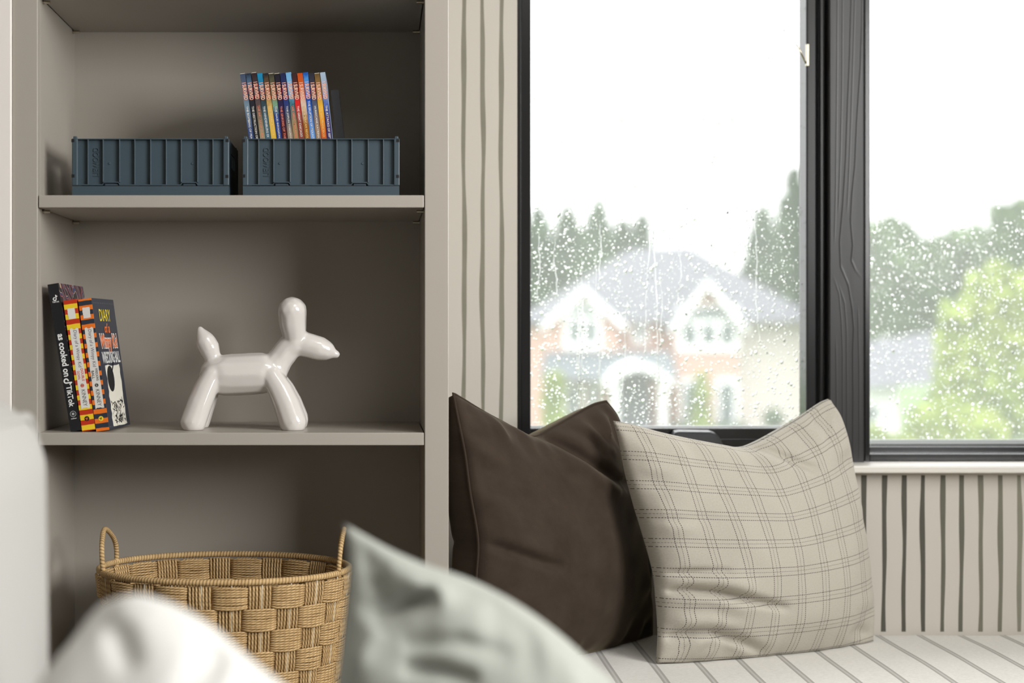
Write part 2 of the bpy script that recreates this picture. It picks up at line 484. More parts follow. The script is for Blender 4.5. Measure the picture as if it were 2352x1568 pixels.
# timber post between the two lights
post = wbox('post', 1904.5, 1986, ZS + 0.012, ZT, YF - 0.02, YF + 0.09, M_BLACKWOOD, w1, 0.0025, YF - 0.02)
def grain_face():
    y0 = YF - 0.0205
    L = [[(250,0),(245,180),(238,350),(232,520),(222,680),(212,790),(215,870),(240,930),(252,1000),(258,1070),(255,1150),(256,1300),(255,1500)],
         [(285,0),(285,60),(280,220),(268,400),(262,540),(252,640),(248,720),(255,800),(250,850),(265,885),(288,915)],
         [(190,900),(210,960),(218,1050),(222,1150),(222,1400),(222,1500)], [(205,920),(228,990),(235,1080),(236,1300),(236,1500)],
         [(205,0),(203,300),(200,600),(195,800)], [(222,0),(220,300),(215,500),(208,700)], [(262,0),(256,200),(250,380),(243,560),(236,700)],
         [(272,1000),(276,1200),(276,1500)], [(200,1100),(202,1300),(202,1500)]]
    x0, x1 = XX(1907, y0), XX(1983.5, y0); z0, z1 = ZS + 0.02, ZT - 0.05
    nx, nz = 84, 420
    xs = np.linspace(x0, x1, nx); zs = np.linspace(z0, z1, nz)
    Xg, Zg = np.meshgrid(xs, zs); H = np.zeros_like(Xg)
    pyg = VY + (CZ - Zg) * FPX / y0
    for k, ln in enumerate(L):
        a = np.array(ln, float); lx = XX(1780 + a[:, 0] / 1.425, y0); ly = a[:, 1] / 1.425
        xl = np.interp(pyg, ly, lx); on = np.clip((pyg - ly[0] + (40 if ly[0] < 1 else 0)) / 30, 0, 1) * np.clip((ly[-1] - pyg + (400 if ly[-1] > 1040 else 0)) / 30, 0, 1)
        if ly[0] < 1: on = np.clip((ly[-1] - pyg) / 30, 0, 1) if ly[-1] < 1040 else np.ones_like(pyg)
        d = (Xg - xl)
        H += on * (0.00055 if k < 2 else 0.0003) * np.exp(-(d / 0.0008) ** 2)
    edge_ = np.clip(np.minimum(Xg - x0, x1 - Xg) / 0.004, 0, 1)
    yy = y0 - H * edge_
    vs = [(a, b, c) for a, b, c in zip(Xg.ravel(), yy.ravel(), Zg.ravel())]
    fs = [(i * nx + j, i * nx + j + 1, (i + 1) * nx + j + 1, (i + 1) * nx + j) for i in range(nz - 1) for j in range(nx - 1)]
    # close to the post behind
    o = len(vs)
    vs += [(x0, y0 + 0.002, z0), (x1, y0 + 0.002, z0), (x1, y0 + 0.002, z1), (x0, y0 + 0.002, z1)]
    fs += [tuple([o] + [i * nx for i in range(nz)] + [o + 3])[::-1], tuple([o + 1] + [i * nx + nx - 1 for i in range(nz)] + [o + 2])]
    me = mesh('grain_face', vs, fs, True)
    addm('grain_face', me, M_BLACKWOOD, w1, True)
grain_face()
wbox('post_bead', 1986.3, 1998.5, ZS + 0.012, ZT, YF - 0.006, YF + 0.09, M_BLACK, w1, 0.0015, YF - 0.006)
# sash lock
lk = box('sash_lock', XX(1850, YF), XX(1857, YF), YF - 0.006, YF + 0.001, ZZ(153, YF), ZZ(102, YF), M_STEEL, w1, 0.001, 2, True)
tube('lock_lever', [U(1851, 146, YF - 0.003), U(1838, 118, YF - 0.006), U(1833, 107, YF - 0.008), U(1828, 102, YF - 0.01)],
     [0.0016, 0.002, 0.0014, 0.0012], M_STEEL, w1, 8, world=True)
# folding crank in front of the bottom rail
bmc = bmesh.new()
cx0, cx1 = XX(1544, YF - 0.03), XX(1652, YF - 0.03)
prof = [(cx0 - 0.004, 1020), (cx0, 1000), (cx0 + 0.006, 989), (cx0 + 0.014, 987), (cx1 - 0.016, 988), (cx1 - 0.006, 992), (cx1 + 0.002, 1002), (cx1 + 0.009, 1020)]
vs = [bmc.verts.new((x, YF - 0.03 + 0.024 * k, ZZ(y, YF - 0.03) - 0.004 * (1 - k))) for k in (0, 1) for x, y in prof]
n = len(prof)
bmc.faces.new(vs[:n]); bmc.faces.new(vs[n:][::-1])
for i in range(n):
    bmc.faces.new((vs[i], vs[(i + 1) % n], vs[n + (i + 1) % n], vs[n + i]))
bmesh.ops.bevel(bmc, geom=[e for e in bmc.edges if abs(e.verts[0].co.y - e.verts[1].co.y) < 1e-4], offset=0.003, segments=3, affect='EDGES')
addm('crank_cover', bm_mesh('crank_cover', bmc, False), mat('crank_satin_black', C(60, 62, 64), 0.28), w1, True)
# fixed light: stepped black ledges up to the glass
def fbox(name, py0, py1, y0, y1, m, bev=0.0006):
    return box(name, XX(1998.8, YF), WX1, y0, y1, ZZ(py1, y0), ZZ(py0, y0), m, w2, bev, 2, True)
fbox('frame_step', 1043, 1057.5, YF, YF + 0.09, M_BLACK)
zb = YF + 0.075
fbox('frame_step', 1026.5, 1037, zb, zb + 0.06, M_BLACK)
zc = YF + 0.13
box('spacer_bar', XX(1999, zc), WX1, zc, zc + 0.012, ZZ(1021.0, zc) - 0.004, ZZ(1009.5, zc), M_ALU, w2, 0, 2, True)
box('glazing_bead', XX(1999, zc - 0.004), WX1, zc - 0.006, zc - 0.001, ZZ(1022.5, zc - 0.004) - 0.002, ZZ(1019.5, zc - 0.004), M_BLACK, w2, 0, 2, True)
YG2 = zc + 0.018
zg2 = ZZ(1009, zc)
box('window_pane', XX(1996, zc), WX1, zc + 0.012, YG2, zg2 - 0.01, ZT, M_GLASS, w2, 0, 2, True)
box('side_jamb', WX1 - 0.05, WX1 - 0.0005, YF - 0.004, YF + 0.13, ZS + 0.014, ZT, M_BLACK, w2, 0.001, 2, True)
box('head_jamb', WX0 + 0.03, WX1 - 0.05, YF - 0.004, YF + 0.13, ZT - 0.05, ZT - 0.0005, M_BLACK, w2, 0.001, 2, True)
# painted sill with a small bead below
sill = struct(addm('trim_1', boxm('trim_1', WX0 + 0.001, RX1 - 0.001, YW - 0.035, YF + 0.09, WZ0, WZ0 + 0.0138, 0.003, 3), M_TRIM))
box('bead', WX0 + 0.001, RX1 - 0.001, YW - 0.008, YW - 0.0005, ZZ(1086.5, YW - 0.008), WZ0 - 0.0005, M_TRIM, sill, 0.002)
# window in the right-hand wall (source of the side light)
w3 = tag(empty('window_3', (2.05, 0.40, 1.14)), kind='structure')
for y0, y1, z0, z1 in ((-0.40, -0.35, 1.14, 2.32), (1.15, 1.20, 1.14, 2.32), (-0.35, 1.15, 1.14, 1.19), (-0.35, 1.15, 2.27, 2.32)):
    box('frame_bar', 2.0, 2.1, y0, y1, z0, z1, M_BLACK, w3, 0, 2, True)

# made-up panel for the added overhead fill (its light is set at the top)
cl = tag(empty('added_light_panel', (0.80, 0.95, RZ1)), 'square white panel added overhead for the unseen fill light', 'light')
box('frame', -0.48, 0.48, -0.48, 0.48, -0.035, -0.0005, M_WHITE, cl, 0.004)

# rain on the outside of both panes
def rain(name, x0, x1, z0, z1, y, count, seed, trickles, zfade):
    r = random.Random(seed); vs, fs = [], []
    def drop(x, z, rad, sz, prot):
        o = len(vs); N = 8; rings = ((1.0, 0.0), (0.80, 0.62), (0.42, 0.92))
        for rr, h in rings:
            for k in range(N):
                a = 2 * math.pi * k / N
                vs.append((x + rad * rr * math.cos(a), y + 0.0001 + rad * prot * h, z + rad * sz * rr * math.sin(a) - (1 - rr) * rad * 0.15))
        vs.append((x, y + 0.0001 + rad * prot, z - rad * 0.15))
        for j in range(2):
            for k in range(N):
                l = (k + 1) % N
                fs.append((o + j * N + k, o + j * N + l, o + (j + 1) * N + l, o + (j + 1) * N + k))
        for k in range(N): fs.append((o + 2 * N + k, o + 2 * N + (k + 1) % N, o + 3 * N))
        fs.append(tuple(o + k for k in range(N - 1, -1, -1)))
    made = 0
    while made < count:
        x, z = r.uniform(x0, x1), r.uniform(z0, z1)
        if z > zfade and r.random() < 0.90: continue
        rad = min(0.0034, 0.00095 * math.exp(r.gauss(0.0, 0.5)))
        drop(x, z, rad, r.uniform(0.95, 1.35), 0.55); made += 1
    for i in range(trickles):
        x = r.uniform(x0 + 0.01, x1 - 0.01); zt = r.uniform(z0 + 0.25 * (z1 - z0), zfade + 0.02); zl = zt - r.uniform(0.08, 0.36)
        zl = max(zl, z0 + 0.005)
        pts = []; N = int((zt - zl) / 0.006) + 3; ph = r.uniform(0, 6); dr = r.uniform(-0.012, 0.012)
        for k in range(N):
            q = k / (N - 1)
            pts.append((x + 0.0016 * math.sin(ph + 9 * q) + 0.0008 * math.sin(3 * ph + 31 * q) + dr * q * q, y + 0.0002, zt + (zl - zt) * q))
        rad = [0.0003 + 0.0005 * min(1, 2 * k / N) * r.uniform(0.75, 1.1) for k in range(N)]
        v, f = tube_data(pts, rad, 6); o = len(vs)
        vs.extend([(a[0], y + 0.0001 + max(0, a[1] - y) * 0.7, a[2]) for a in v]); fs.extend([tuple(j + o for j in q) for q in f])
        drop(pts[-1][0], pts[-1][2], 0.0017, 1.5, 0.6)
    return addm(name, mesh(name, vs, fs, True), M_WATER)
rd = rain('rain_drops', XX(1220, YG), XX(1838, YG), zg1, ZZ(0, YG) + 0.02, YG, 5200, 11, 13, ZZ(470, YG))
tag(rd, 'raindrops and trickles clinging to the large left window pane', 'raindrops', kind='stuff')
rd = rain('rain_drops', XX(2000, YG2), WX1 - 0.055, zg2, ZZ(0, YG2) + 0.02, YG2, 6000, 12, 5, ZZ(500, YG2))
tag(rd, 'raindrops and trickles clinging to the right window pane', 'raindrops', kind='stuff')

# ------------------------------------------------------------------ built-in bookcase
bc = tag(empty('bookcase', ((XL + XR) / 2, YB0, 0)), 'built-in taupe painted bookcase with open shelves beside the window', 'bookcase')
def bbox(name, *a, bev=0.0012): return box(name, *a, M_TAUPE, bc, bev, 2, True)
bbox('stile', XLO, XL, YB0, YB0 + 0.022, 0, RZ1 - 0.001)
bbox('stile', XR, XRO, YB0, YB0 + 0.022, 0, RZ1 - 0.001)
bbox('side_panel', XL - 0.02, XL - 0.0003, YB0 + 0.0222, YBK + 0.018, 0, RZ1 - 0.001)
bbox('side_panel', XR + 0.0003, XRO - 0.002, YB0 + 0.0222, YW - 0.001, 0, RZ1 - 0.001)
bbox('back_panel', XL - 0.0003, XR + 0.0002, YBK, YBK + 0.018, 0, RZ1 - 0.001, bev=0)
ZB = 0.36
bbox('base_cabinet', XL + 0.0005, XR - 0.0005, 2.20, YB0 - 0.0005, 0, ZB)
bbox('base_top', XL + 0.0005, XR - 0.0005, YB0, YBK - 0.0005, ZB - 0.02, ZB)
Z2T, Z2B = ZZ(448, YB0), ZZ(476.5, YB0)
Z3T, Z3B = ZZ(993.5, YB0), ZZ(1022.5, YB0)
Z1B = CZ + (VY - 74) * YBK / FPX
SH = []
for zb_, zt_ in ((Z1B, Z1B + 0.0195), (Z2B, Z2T), (Z3B, Z3T)):
    s = bbox('shelf', XL + 0.0012, XR - 0.0012, YB0 + 0.0005, YBK - 0.001, zb_, zt_); SH.append(s)
    if zb_ > 1.0:
        for sd in (-1, 1):
            xw = XL if sd < 0 else XR
            for yy in (YB0 + 0.035, YBK - 0.02):
                v, f = merge([tube_data([(xw, yy, zb_ - 0.0035), (xw - sd * 0.012, yy, zb_ - 0.0035)], 0.0025, 10),
                              tube_data([(xw, yy, zb_ - 0.0035), (xw - sd * 0.002, yy, zb_ - 0.0035)], 0.0035, 10)])
                addm('shelf_pin', mesh('shelf_pin', v, f, False), M_STEEL, s, True)

# ------------------------------------------------------------------ storage crates
CW = (526 - 165) * 2.37 / FPX
CH = ZZ(318, 2.37) - Z2T
CD = 0.16
def make_crate(loc):
    r = empty('storage_crate', loc)
    k = CW / (2165 - 190)
    def cx(z): return (z - 190) * k
    def cz(z): return CH - (z - 155) * k
    def b(name, *a, bev=0.0007, m=M_CRATE): return box(name, *a, m, r, bev)
    zb_ = cz(745)
    # base tray
    bm = bmesh.new()
    bm_box(bm, 0.0005, CW - 0.0005, 0.0005, CD - 0.0005, 0, 0.003)
    for a in ((0.0005, CW - 0.0005, 0.0005, 0.003), (0.0005, CW - 0.0005, CD - 0.003, CD - 0.0005), (0.0005, 0.003, 0.003, CD - 0.003), (CW - 0.003, CW - 0.0005, 0.003, CD - 0.003)):
        bm_box(bm, *a, 0.003, zb_ - 0.0008)
    addm('base_tray', bm_mesh('base_tray', bm), M_CRATE, r)
    b('front_panel', cx(250), cx(2095), 0.0065, 0.0085, zb_, CH - 0.001)
    b('back_panel', cx(250), cx(2095), CD - 0.0085, CD - 0.0065, zb_, CH - 0.001)
    for x0 in (0, cx(2092)):
        for y0 in (0, CD - 0.012):
            p = b('corner_post', x0, x0 + cx(262), y0, y0 + 0.012, zb_, CH + 0.0002, bev=0.0012)
            b('stacking_peg', x0 + 0.0015, x0 + 0.007, y0 + 0.003, y0 + 0.009, CH, CH + 0.004)
    for z in (390, 580, 787, 978, 1177, 1373, 1562, 1768, 1960):
        b('rib', cx(z) - 0.0007, cx(z) + 0.0007, 0.0008, 0.007, zb_ + 0.001 + (0.0045 if z in (580, 787, 1562, 1768) else 0), CH - 0.001, bev=0.0003)
    b('top_rail', cx(255), cx(2092), 0.0005, 0.0085, CH - 0.0014, CH, bev=0.0004)
    b('top_rail', cx(255), cx(2092), CD - 0.0085, CD - 0.0005, CH - 0.0014, CH, bev=0.0004)
    # lower rail with two raised hinge notches
    path = [(255, 735), (575, 735), (590, 703), (772, 703), (792, 737), (1555, 737), (1575, 707), (1752, 707), (1772, 738), (2092, 738)]
    vs, fs = [], []
    for z, y in path:
        for yy in (0.0006, 0.007):
            for dz in (-0.0008, 0.0008): vs.append((cx(z), yy, cz(y) + dz))
    for i in range(len(path) - 1):
        o, q = 4 * i, 4 * i + 4
        fs += [(o, o + 1, q + 1, q), (o + 2, q + 2, q + 3, o + 3), (o + 1, o + 3, q + 3, q + 1), (o, q, q + 2, o + 2)]
    addm('bottom_rail', mesh('bottom_rail', vs, fs), M_CRATE, r)
    for a0, a1 in ((600, 765), (1585, 1742)):
        b('hinge', cx(a0), cx(a1), 0.003, 0.006, zb_ - 0.003, zb_ + 0.0032)
    for a0, a1 in ((195, 310), (600, 1020), (1325, 1740), (2035, 2165)):
        b('seam_gap', cx(a0), cx(a1), 0.0003, 0.003, zb_ - 0.0007, zb_ + 0.0003, bev=0, m=M_HOLE)
    for hx, hz in ((205, 180), (207, 625), (2142, 180), (2140, 630)):
        b('socket', cx(hx) - 0.0026, cx(hx) + 0.0022, -0.0002, 0.002, cz(hz) - 0.0026, cz(hz) + 0.0024, bev=0, m=M_HOLE)
    # end walls with a hand hole
    for x0 in (0.0012, CW - 0.0032):
        bm = bmesh.new()
        hy0, hy1, hz0, hz1 = CD * 0.28, CD * 0.72, CH * 0.55, CH * 0.80
        for a in ((0.012, hy0, zb_, CH), (hy1, CD - 0.012, zb_, CH), (hy0, hy1, zb_, hz0), (hy0, hy1, hz1, CH)):
            bm_box(bm, x0, x0 + 0.002, a[0], a[1], a[2], a[3])
        addm('end_panel', bm_mesh('end_panel', bm), M_CRATE, r)
    for zx in (655, 1700):
        v, f = tube_data([(cx(zx), 0.007, cz(463)), (cx(zx), 0.0054, cz(463))], [0.0022, 0.0016], 12)
        addm('rivet', mesh('rivet', v, f), M_CRATE, r)
    me = text_me('LIEWOOD', (525 - 455) * k, (625 - 265) * k, 0.0016)
    addm('embossed_lettering', place(me, (cx(488), 0.0067, cz(445)), (0, 0, 1), (-1, 0, 0)), M_CRATE, r)
    return r
def copy_tree(o, parent=None):
    c = o.copy(); COL.objects.link(c)
    if parent is not None: c.parent = parent
    for ch in list(o.children): copy_tree(ch, c)
    return c
c1 = make_crate((XX(165, 2.37), 2.37, Z2T))
tag(c1, 'empty-looking dark teal folding crate at the left end of the upper shelf', 'crate', 'folding crates')
c2 = copy_tree(c1)
c2.location = (XX(557, 2.37), 2.37, Z2T)
tag(c2, 'dark teal folding crate holding a row of paperbacks', 'crate', 'folding crates')

# ------------------------------------------------------------------ paperbacks in the crate
def spine_mat(name, stops, noise=0.25, H=0.194):
    m = bpy.data.materials.new(name); m.use_nodes = True
    t = NT(m); p = t.n['Principled BSDF']; p.inputs['Roughness'].default_value = 0.35
    tc = t.new('ShaderNodeTexCoord'); sep = t.new('ShaderNodeSeparateXYZ'); t.link(tc.outputs['Object'], sep.inputs[0])
    nz = t.new('ShaderNodeTexNoise'); nz.inputs['Scale'].default_value = 180; nz.inputs['Detail'].default_value = 4
    t.link(tc.outputs['Object'], nz.inputs['Vector'])
    f = t.math('SUBTRACT', 1.0, t.math('DIVIDE', sep.outputs[2], H))
    f = t.math('ADD', f, t.math('MULTIPLY', t.math('SUBTRACT', nz.outputs['Fac'], 0.5), noise))
    rp = t.new('ShaderNodeValToRGB'); e = rp.color_ramp.elements
    for i, (pos, c) in enumerate(stops):
        el = e[i] if i < 2 else e.new(pos)
        el.position = pos; el.color = C(*c)
    t.link(f, rp.inputs[0])
    t.link(rp.outputs[0], p.inputs['Base Color'])
    return m
M_BLACKCOVER = mat('dark_cover', C(34, 32, 34), 0.4)
M_TTITLE = mat('title_print_cream', C(246, 214, 186), 0.5)
M_TRED = mat('title_print_red', C(196, 66, 52), 0.5)
M_TWHITE = mat('subtitle_print_white', C(226, 222, 214), 0.5)
M_TPINK = mat('subtitle_print_pink', C(230, 130, 104), 0.5)
M_TGOLD = mat('subtitle_print_gold', C(228, 196, 120), 0.5)

def make_book(name, loc, T, H, D, rot, spine_m, cover_m, over=0.002, ct=0.0008):
    r = empty(name, loc, rot)
    bm = bmesh.new()
    bm_box(bm, 0, T, 0, ct, 0, H); bm_box(bm, 0, ct, ct, D, 0, H); bm_box(bm, T - ct, T, ct, D, 0, H)
    me = bm_mesh('cover', bm)
    me.materials.append(cover_m); me.materials.append(spine_m)
    for p in me.polygons:
        if p.center.y < ct + 1e-6: p.material_index = 1
    addm('cover', me, None, r)
    pm = boxm('page_block', ct, T - ct, ct, D - over, over, H - over)
    addm('page_block', pm, M_PAGES, r)
    return r

S = [  # subtitle, spine colour stops top -> bottom, subtitle print, label
 ('THE BOMBING OF PEARL', [(0, (62, 74, 100)), (.30, (90, 104, 126)), (.42, (112, 134, 150)), (.75, (52, 72, 120))], 'w', 'slate blue paperback spine, leftmost in the crate row'),
 ('THE DESTRUCTION OF', [(0, (26, 40, 60)), (.16, (84, 112, 140)), (.30, (34, 34, 46)), (.7, (36, 36, 38))], 'w', 'black and blue paperback spine, second from the left in the crate'),
 ('THE BATTLE OF D-DAY', [(0, (46, 30, 34)), (.40, (84, 68, 70)), (.60, (120, 110, 90)), (.8, (150, 140, 110))], 'p', 'maroon topped paperback fading to olive, third from the left in the crate'),
 ('THE HINDENBURG DI', [(0, (20, 132, 176)), (.16, (22, 120, 160)), (.30, (34, 46, 44)), (.62, (70, 100, 116))], 'w', 'paperback with bright turquoise spine top in the crate row'),
 ('THE SHARK ATTACKS OF', [(0, (30, 32, 36)), (.28, (128, 96, 60)), (.45, (206, 168, 96)), (.8, (222, 180, 60))], 'g', 'gold and tan paperback spine with black top, fifth in the crate'),
 ('THE NAZI INVASION,', [(0, (54, 52, 42)), (.30, (110, 110, 80)), (.42, (120, 160, 130)), (.55, (36, 62, 130))], 'w', 'olive topped paperback turning royal blue at its lower spine'),
 ('THE SINKING OF THE', [(0, (24, 22, 28)), (.28, (40, 34, 60)), (.45, (40, 28, 70)), (.75, (70, 26, 34))], 'p', 'worn black paperback spine with dark red lower half'),
 ('THE JOPLIN TORNADO,', [(0, (28, 34, 74)), (.40, (40, 56, 116)), (.60, (78, 84, 96)), (.8, (150, 130, 110))], 'w', 'navy blue paperback spine greying towards the bottom'),
 ('THE GREAT MOLASSES', [(0, (112, 168, 212)), (.24, (118, 176, 214)), (.42, (50, 100, 110)), (.68, (150, 130, 90))], 'p', 'pale sky blue paperback spine near the middle of the crate'),
 ('THE GREAT CHICAGO', [(0, (52, 30, 32)), (.28, (90, 34, 36)), (.38, (212, 34, 36)), (.62, (140, 66, 54))], 'w', 'paperback with vivid red band at mid spine'),
 ('THE AMERICAN REVOL', [(0, (190, 74, 20)), (.20, (200, 90, 30)), (.42, (214, 190, 170)), (.68, (150, 90, 30))], 'g', 'burnt orange topped paperback with pale mid spine'),
 ('THE ERUPTION OF MOUNT', [(0, (24, 84, 172)), (.10, (70, 140, 210)), (.34, (20, 70, 166)), (.8, (96, 146, 210))], 'w', 'bright cobalt blue paperback spine, fourth from the right in the crate'),
 ('HURRICANE KATRINA,', [(0, (38, 38, 48)), (.30, (60, 62, 84)), (.45, (84, 92, 118)), (.75, (150, 120, 96))], 'w', 'charcoal paperback spine fading to brown, third from the right in the crate'),
 ('THE SAN FRANCISCO', [(0, (92, 72, 40)), (.25, (160, 120, 60)), (.45, (232, 178, 50)), (.8, (206, 92, 30))], 'g', 'golden yellow paperback spine fading to orange'),
 ('THE ATTACKS OF SEPT', [(0, (160, 180, 200)), (.22, (150, 166, 190)), (.42, (70, 96, 170)), (.6, (56, 44, 100))], 'w', 'pale grey blue topped paperback, rightmost of the crate row'),
]
BH, BT, BY = 0.194, 0.0081, 2.384
bz = Z2T + 0.0034
for i, (sub, stops, tc_, lab) in enumerate(S):
    xt = 551 + 13.15 * i; lean_px = 38.5 - 0.55 * i 
    Hh = BH + (0.0012 if i in (2, 8, 11, 14) else 0)
    topz = ZZ(182, BY)
    lean = math.asin(min(.5, lean_px * BY / FPX / Hh))
    xb = XX(xt + lean_px, BY)
    T = BT * (1.05 if i in (8, 10) else 0.98 if i in (1, 11) else 1.0)
    r = make_book('paperback_book', (xb, BY + rnd.uniform(0, 0.0015), bz), T, Hh, 0.132, (0, -lean, 0),
                  spine_mat('spine_print', [(p_ * 0.62, c_) for p_, c_ in stops], 0.05 if i in (0, 1, 7, 9, 13) else 0.14), mat('paperback_cover', C(*stops[0][1]), 0.4))
    tag(r, lab, 'book', 'paperbacks in the crate')
    fr, ax, ay = -0.00015, (0, 0, -1), (1, 0, 0)
    L1 = 0.0270; z1 = Hh - 0.0152 - L1 / 2
    hw = T * 0.80
    addm('title_shadow', place(text_me('I SURVIVED', hw * 1.12, L1 * 1.02, bold=0.045), (T / 2 + 0.0001, fr + 0.0001, z1), ax, ay), M_TRED, r)
    addm('spine_title', place(text_me('I SURVIVED', hw * 0.9, L1, bold=0.008), (T / 2, fr, z1), ax, ay), M_TTITLE, r)
    Ls = 0.0029 * len(sub); z2 = Hh - 0.0525 - Ls / 2 + (0.007 if i == 11 else 0)
    addm('spine_subtitle', place(text_me(sub, T * 0.40, Ls, bold=0.012), (T * 0.5, fr, z2), ax, ay), {'w': M_TWHITE, 'p': M_TPINK, 'g': M_TGOLD}[tc_], r)
    if i in (0, 2, 5, 6, 13):
        addm('worn_edge', boxm('worn_edge', 0.0002, T - 0.0002, -0.0001, 0.0006, Hh - 0.0006, Hh + 0.0001), M_PAGES, r)
dk = make_book('paperback_book', (XX(789, 2.45), 2.452, bz), 0.013, 0.178, 0.08, (0, -math.radians(6.8), 0), M_BLACKCOVER, M_BLACKCOVER)
tag(dk, 'dark unlit book tucked behind the right end of the paperback row', 'book')

# ------------------------------------------------------------------ three books on the middle shelf
ZS3 = Z3T
YBk = 2.372
def lean_of(px_t, px_b, py_t, py_b): return math.atan2(px_b - px_t, py_b - py_t)
M_NAVY = mat('navy_cover', C(44, 50, 64), 0.35, var=0.08, var_scale=40)
M_INK = mat('black_ink', C(24, 24, 26), 0.6)
M_PAPER = mat('torn_paper_print', C(222, 220, 214), 0.7, var=0.03, var_scale=80)
M_PURPLE = mat('purple_ink', C(58, 48, 92), 0.6)
M_YEL = mat('yellow_print', C(240, 214, 48), 0.45)
M_ORG = mat('orange_print', C(238, 116, 46), 0.45)
M_REDP = mat('red_print', C(198, 60, 34), 0.45)
M_WPRINT = mat('white_print', C(232, 232, 230), 0.5)
M_GREYP = mat('grey_print', C(170, 172, 172), 0.5)

def banded(name, a, b, H, n, lo):
    m = bpy.data.materials.new(name); m.use_nodes = True
    t = NT(m); p = t.n['Principled BSDF']; p.inputs['Roughness'].default_value = 0.35
    tc = t.new('ShaderNodeTexCoord'); sep = t.new('ShaderNodeSeparateXYZ'); t.link(tc.outputs['Object'], sep.inputs[0])
    nz = t.new('ShaderNodeTexNoise'); nz.inputs['Scale'].default_value = 60
    t.link(tc.outputs['Object'], nz.inputs['Vector'])
    z = t.math('ADD', sep.outputs[2], t.math('MULTIPLY', nz.outputs['Fac'], 0.002))
    f = t.math('GREATER_THAN', t.math('FRACT', t.math('ADD', t.math('MULTIPLY', z, n / H), lo)), 0.5)
    t.link(t.mix(f, a, b), p.inputs['Base Color'])
    return m
AX, AY = (0, 0, -1), (1, 0, 0)
def torn(w, h, seed):
    r = random.Random(seed); p = []
    n = 14
    for k in range(n): p.append((-h / 2 + h * k / n, -w / 2 + r.uniform(-.03, .03) * w))
    for k in range(5): p.append((h / 2 + r.uniform(-.012, .012) * h, -w / 2 + w * k / 5))
    for k in range(n): p.append((h / 2 - h * k / n, w / 2 + r.uniform(-.03, .03) * w))
    for k in range(5): p.append((-h / 2 + r.uniform(-.012, .012) * h, w / 2 - w * k / 5))
    return p

# cookbook with a wavy colourful cover
m_wave = bpy.data.materials.new('wavy_cover_print'); m_wave.use_nodes = True
_t = NT(m_wave); _p = _t.n['Principled BSDF']; _p.inputs['Roughness'].default_value = 0.35
_tc = _t.new('ShaderNodeTexCoord'); _wv = _t.new('ShaderNodeTexWave', bands_direction='DIAGONAL')
_wv.inputs['Scale'].default_value = 14; _wv.inputs['Distortion'].default_value = 9; _wv.inputs['Detail Scale'].default_value = 1.4
_t.link(_tc.outputs['Object'], _wv.inputs['Vector'])
_rp = _t.new('ShaderNodeValToRGB'); _e = _rp.color_ramp.elements; _rp.color_ramp.interpolation = 'CONSTANT'
for _i, (_pos, _c) in enumerate(((0, (26, 26, 34)), (.22, (190, 82, 78)), (.36, (60, 40, 90)), (.55, (36, 66, 110)), (.74, (196, 160, 130)), (.84, (30, 30, 40)))):
    _el = _e[_i] if _i < 2 else _e.new(_pos)
    _el.position = _pos; _el.color = C(*_c)
_t.link(_wv.outputs['Fac'], _rp.inputs[0]); _t.link(_rp.outputs[0], _p.inputs['Base Color'])
M_BSPINE = mat('black_spine', C(28, 28, 31), 0.4)
H1, T1 = 0.2345, 0.0168
l1 = lean_of(108, 161, 649, 985)
bk1 = make_book('cookbook', (XX(162, YBk), YBk, ZS3 + 0.0003), T1, H1, 0.185, (0, -l1, math.radians(-1.0)), M_BSPINE, m_wave, 0.003, 0.0018)
tag(bk1, 'tall black cookbook with white spine lettering, leftmost of the three leaning books', 'book')
fr = -0.00012
addm('spine_title', place(text_me('as cooked on', 0.0105, 0.068, bold=0.025), (T1 * 0.50, fr, H1 * 0.515), AX, AY), M_WPRINT, bk1)
addm('spine_title', place(text_me('TikTok', 0.0088, 0.034, bold=0.025), (T1 * 0.50, fr, H1 * 0.235), AX, AY), M_WPRINT, bk1)
def note_logo(cx, cz, s, xa, ya, par):
    parts = []
    ring = [(-0.10 * s + 0.26 * s * math.cos(a), -0.22 * s + 0.26 * s * math.sin(a)) for a in np.linspace(math.radians(80), math.radians(360), 14)]
    pts = ring + [(0.16 * s, 0.5 * s)] + [(0.16 * s + 0.3 * s * (1 - math.cos(a)), 0.5 * s - 0.30 * s * math.sin(a)) for a in np.linspace(0.2, 1.5, 5)]
    v, f = tube_data([(p[0], p[1], 0) for p in pts], 0.085 * s, 4)
    v = [(a[0], a[1], a[2] * 0.02) for a in v]
    addm('note_symbol', place(mesh('note_symbol', v, f), (cx, fr, cz), xa, ya), M_WPRINT, par)
note_logo(T1 * 0.50, H1 * 0.335, 0.0125, AX, AY, bk1)
note_logo(T1 * 0.52, H1 * 0.905, 0.0088, (1, 0, 0), (0, 0, 1), bk1)
addm('publisher_print', place(text_me('TikTok', 0.0024, 0.011, bold=0.02), (T1 * 0.52, fr, H1 * 0.877), (1, 0, 0), (0, 0, 1)), M_WPRINT, bk1)
ringv, ringf = tube_data([(0.0044 * math.cos(a), 0.0044 * math.sin(a), 0) for a in np.linspace(0, 2 * math.pi, 20, endpoint=False)], 0.0004, 4, True)
ringv = [(a[0], a[1], a[2] * 0.05) for a in ringv]
addm('publisher_mark', place(mesh('publisher_mark', ringv, ringf), (T1 * 0.5, fr, H1 * 0.115), (1, 0, 0), (0, 0, 1)), M_GREYP, bk1)
flat_poly('publisher_mark', disc_pts(0.0022, 7), (T1 * 0.5, fr + 0.0001, H1 * 0.115), (1, 0, 0), (0, 0, 1), M_GREYP, bk1)
addm('publisher_print', place(text_me('gather', 0.0024, 0.0095, bold=0.02), (T1 * 0.5, fr, H1 * 0.083), (1, 0, 0), (0, 0, 1)), M_WPRINT, bk1)

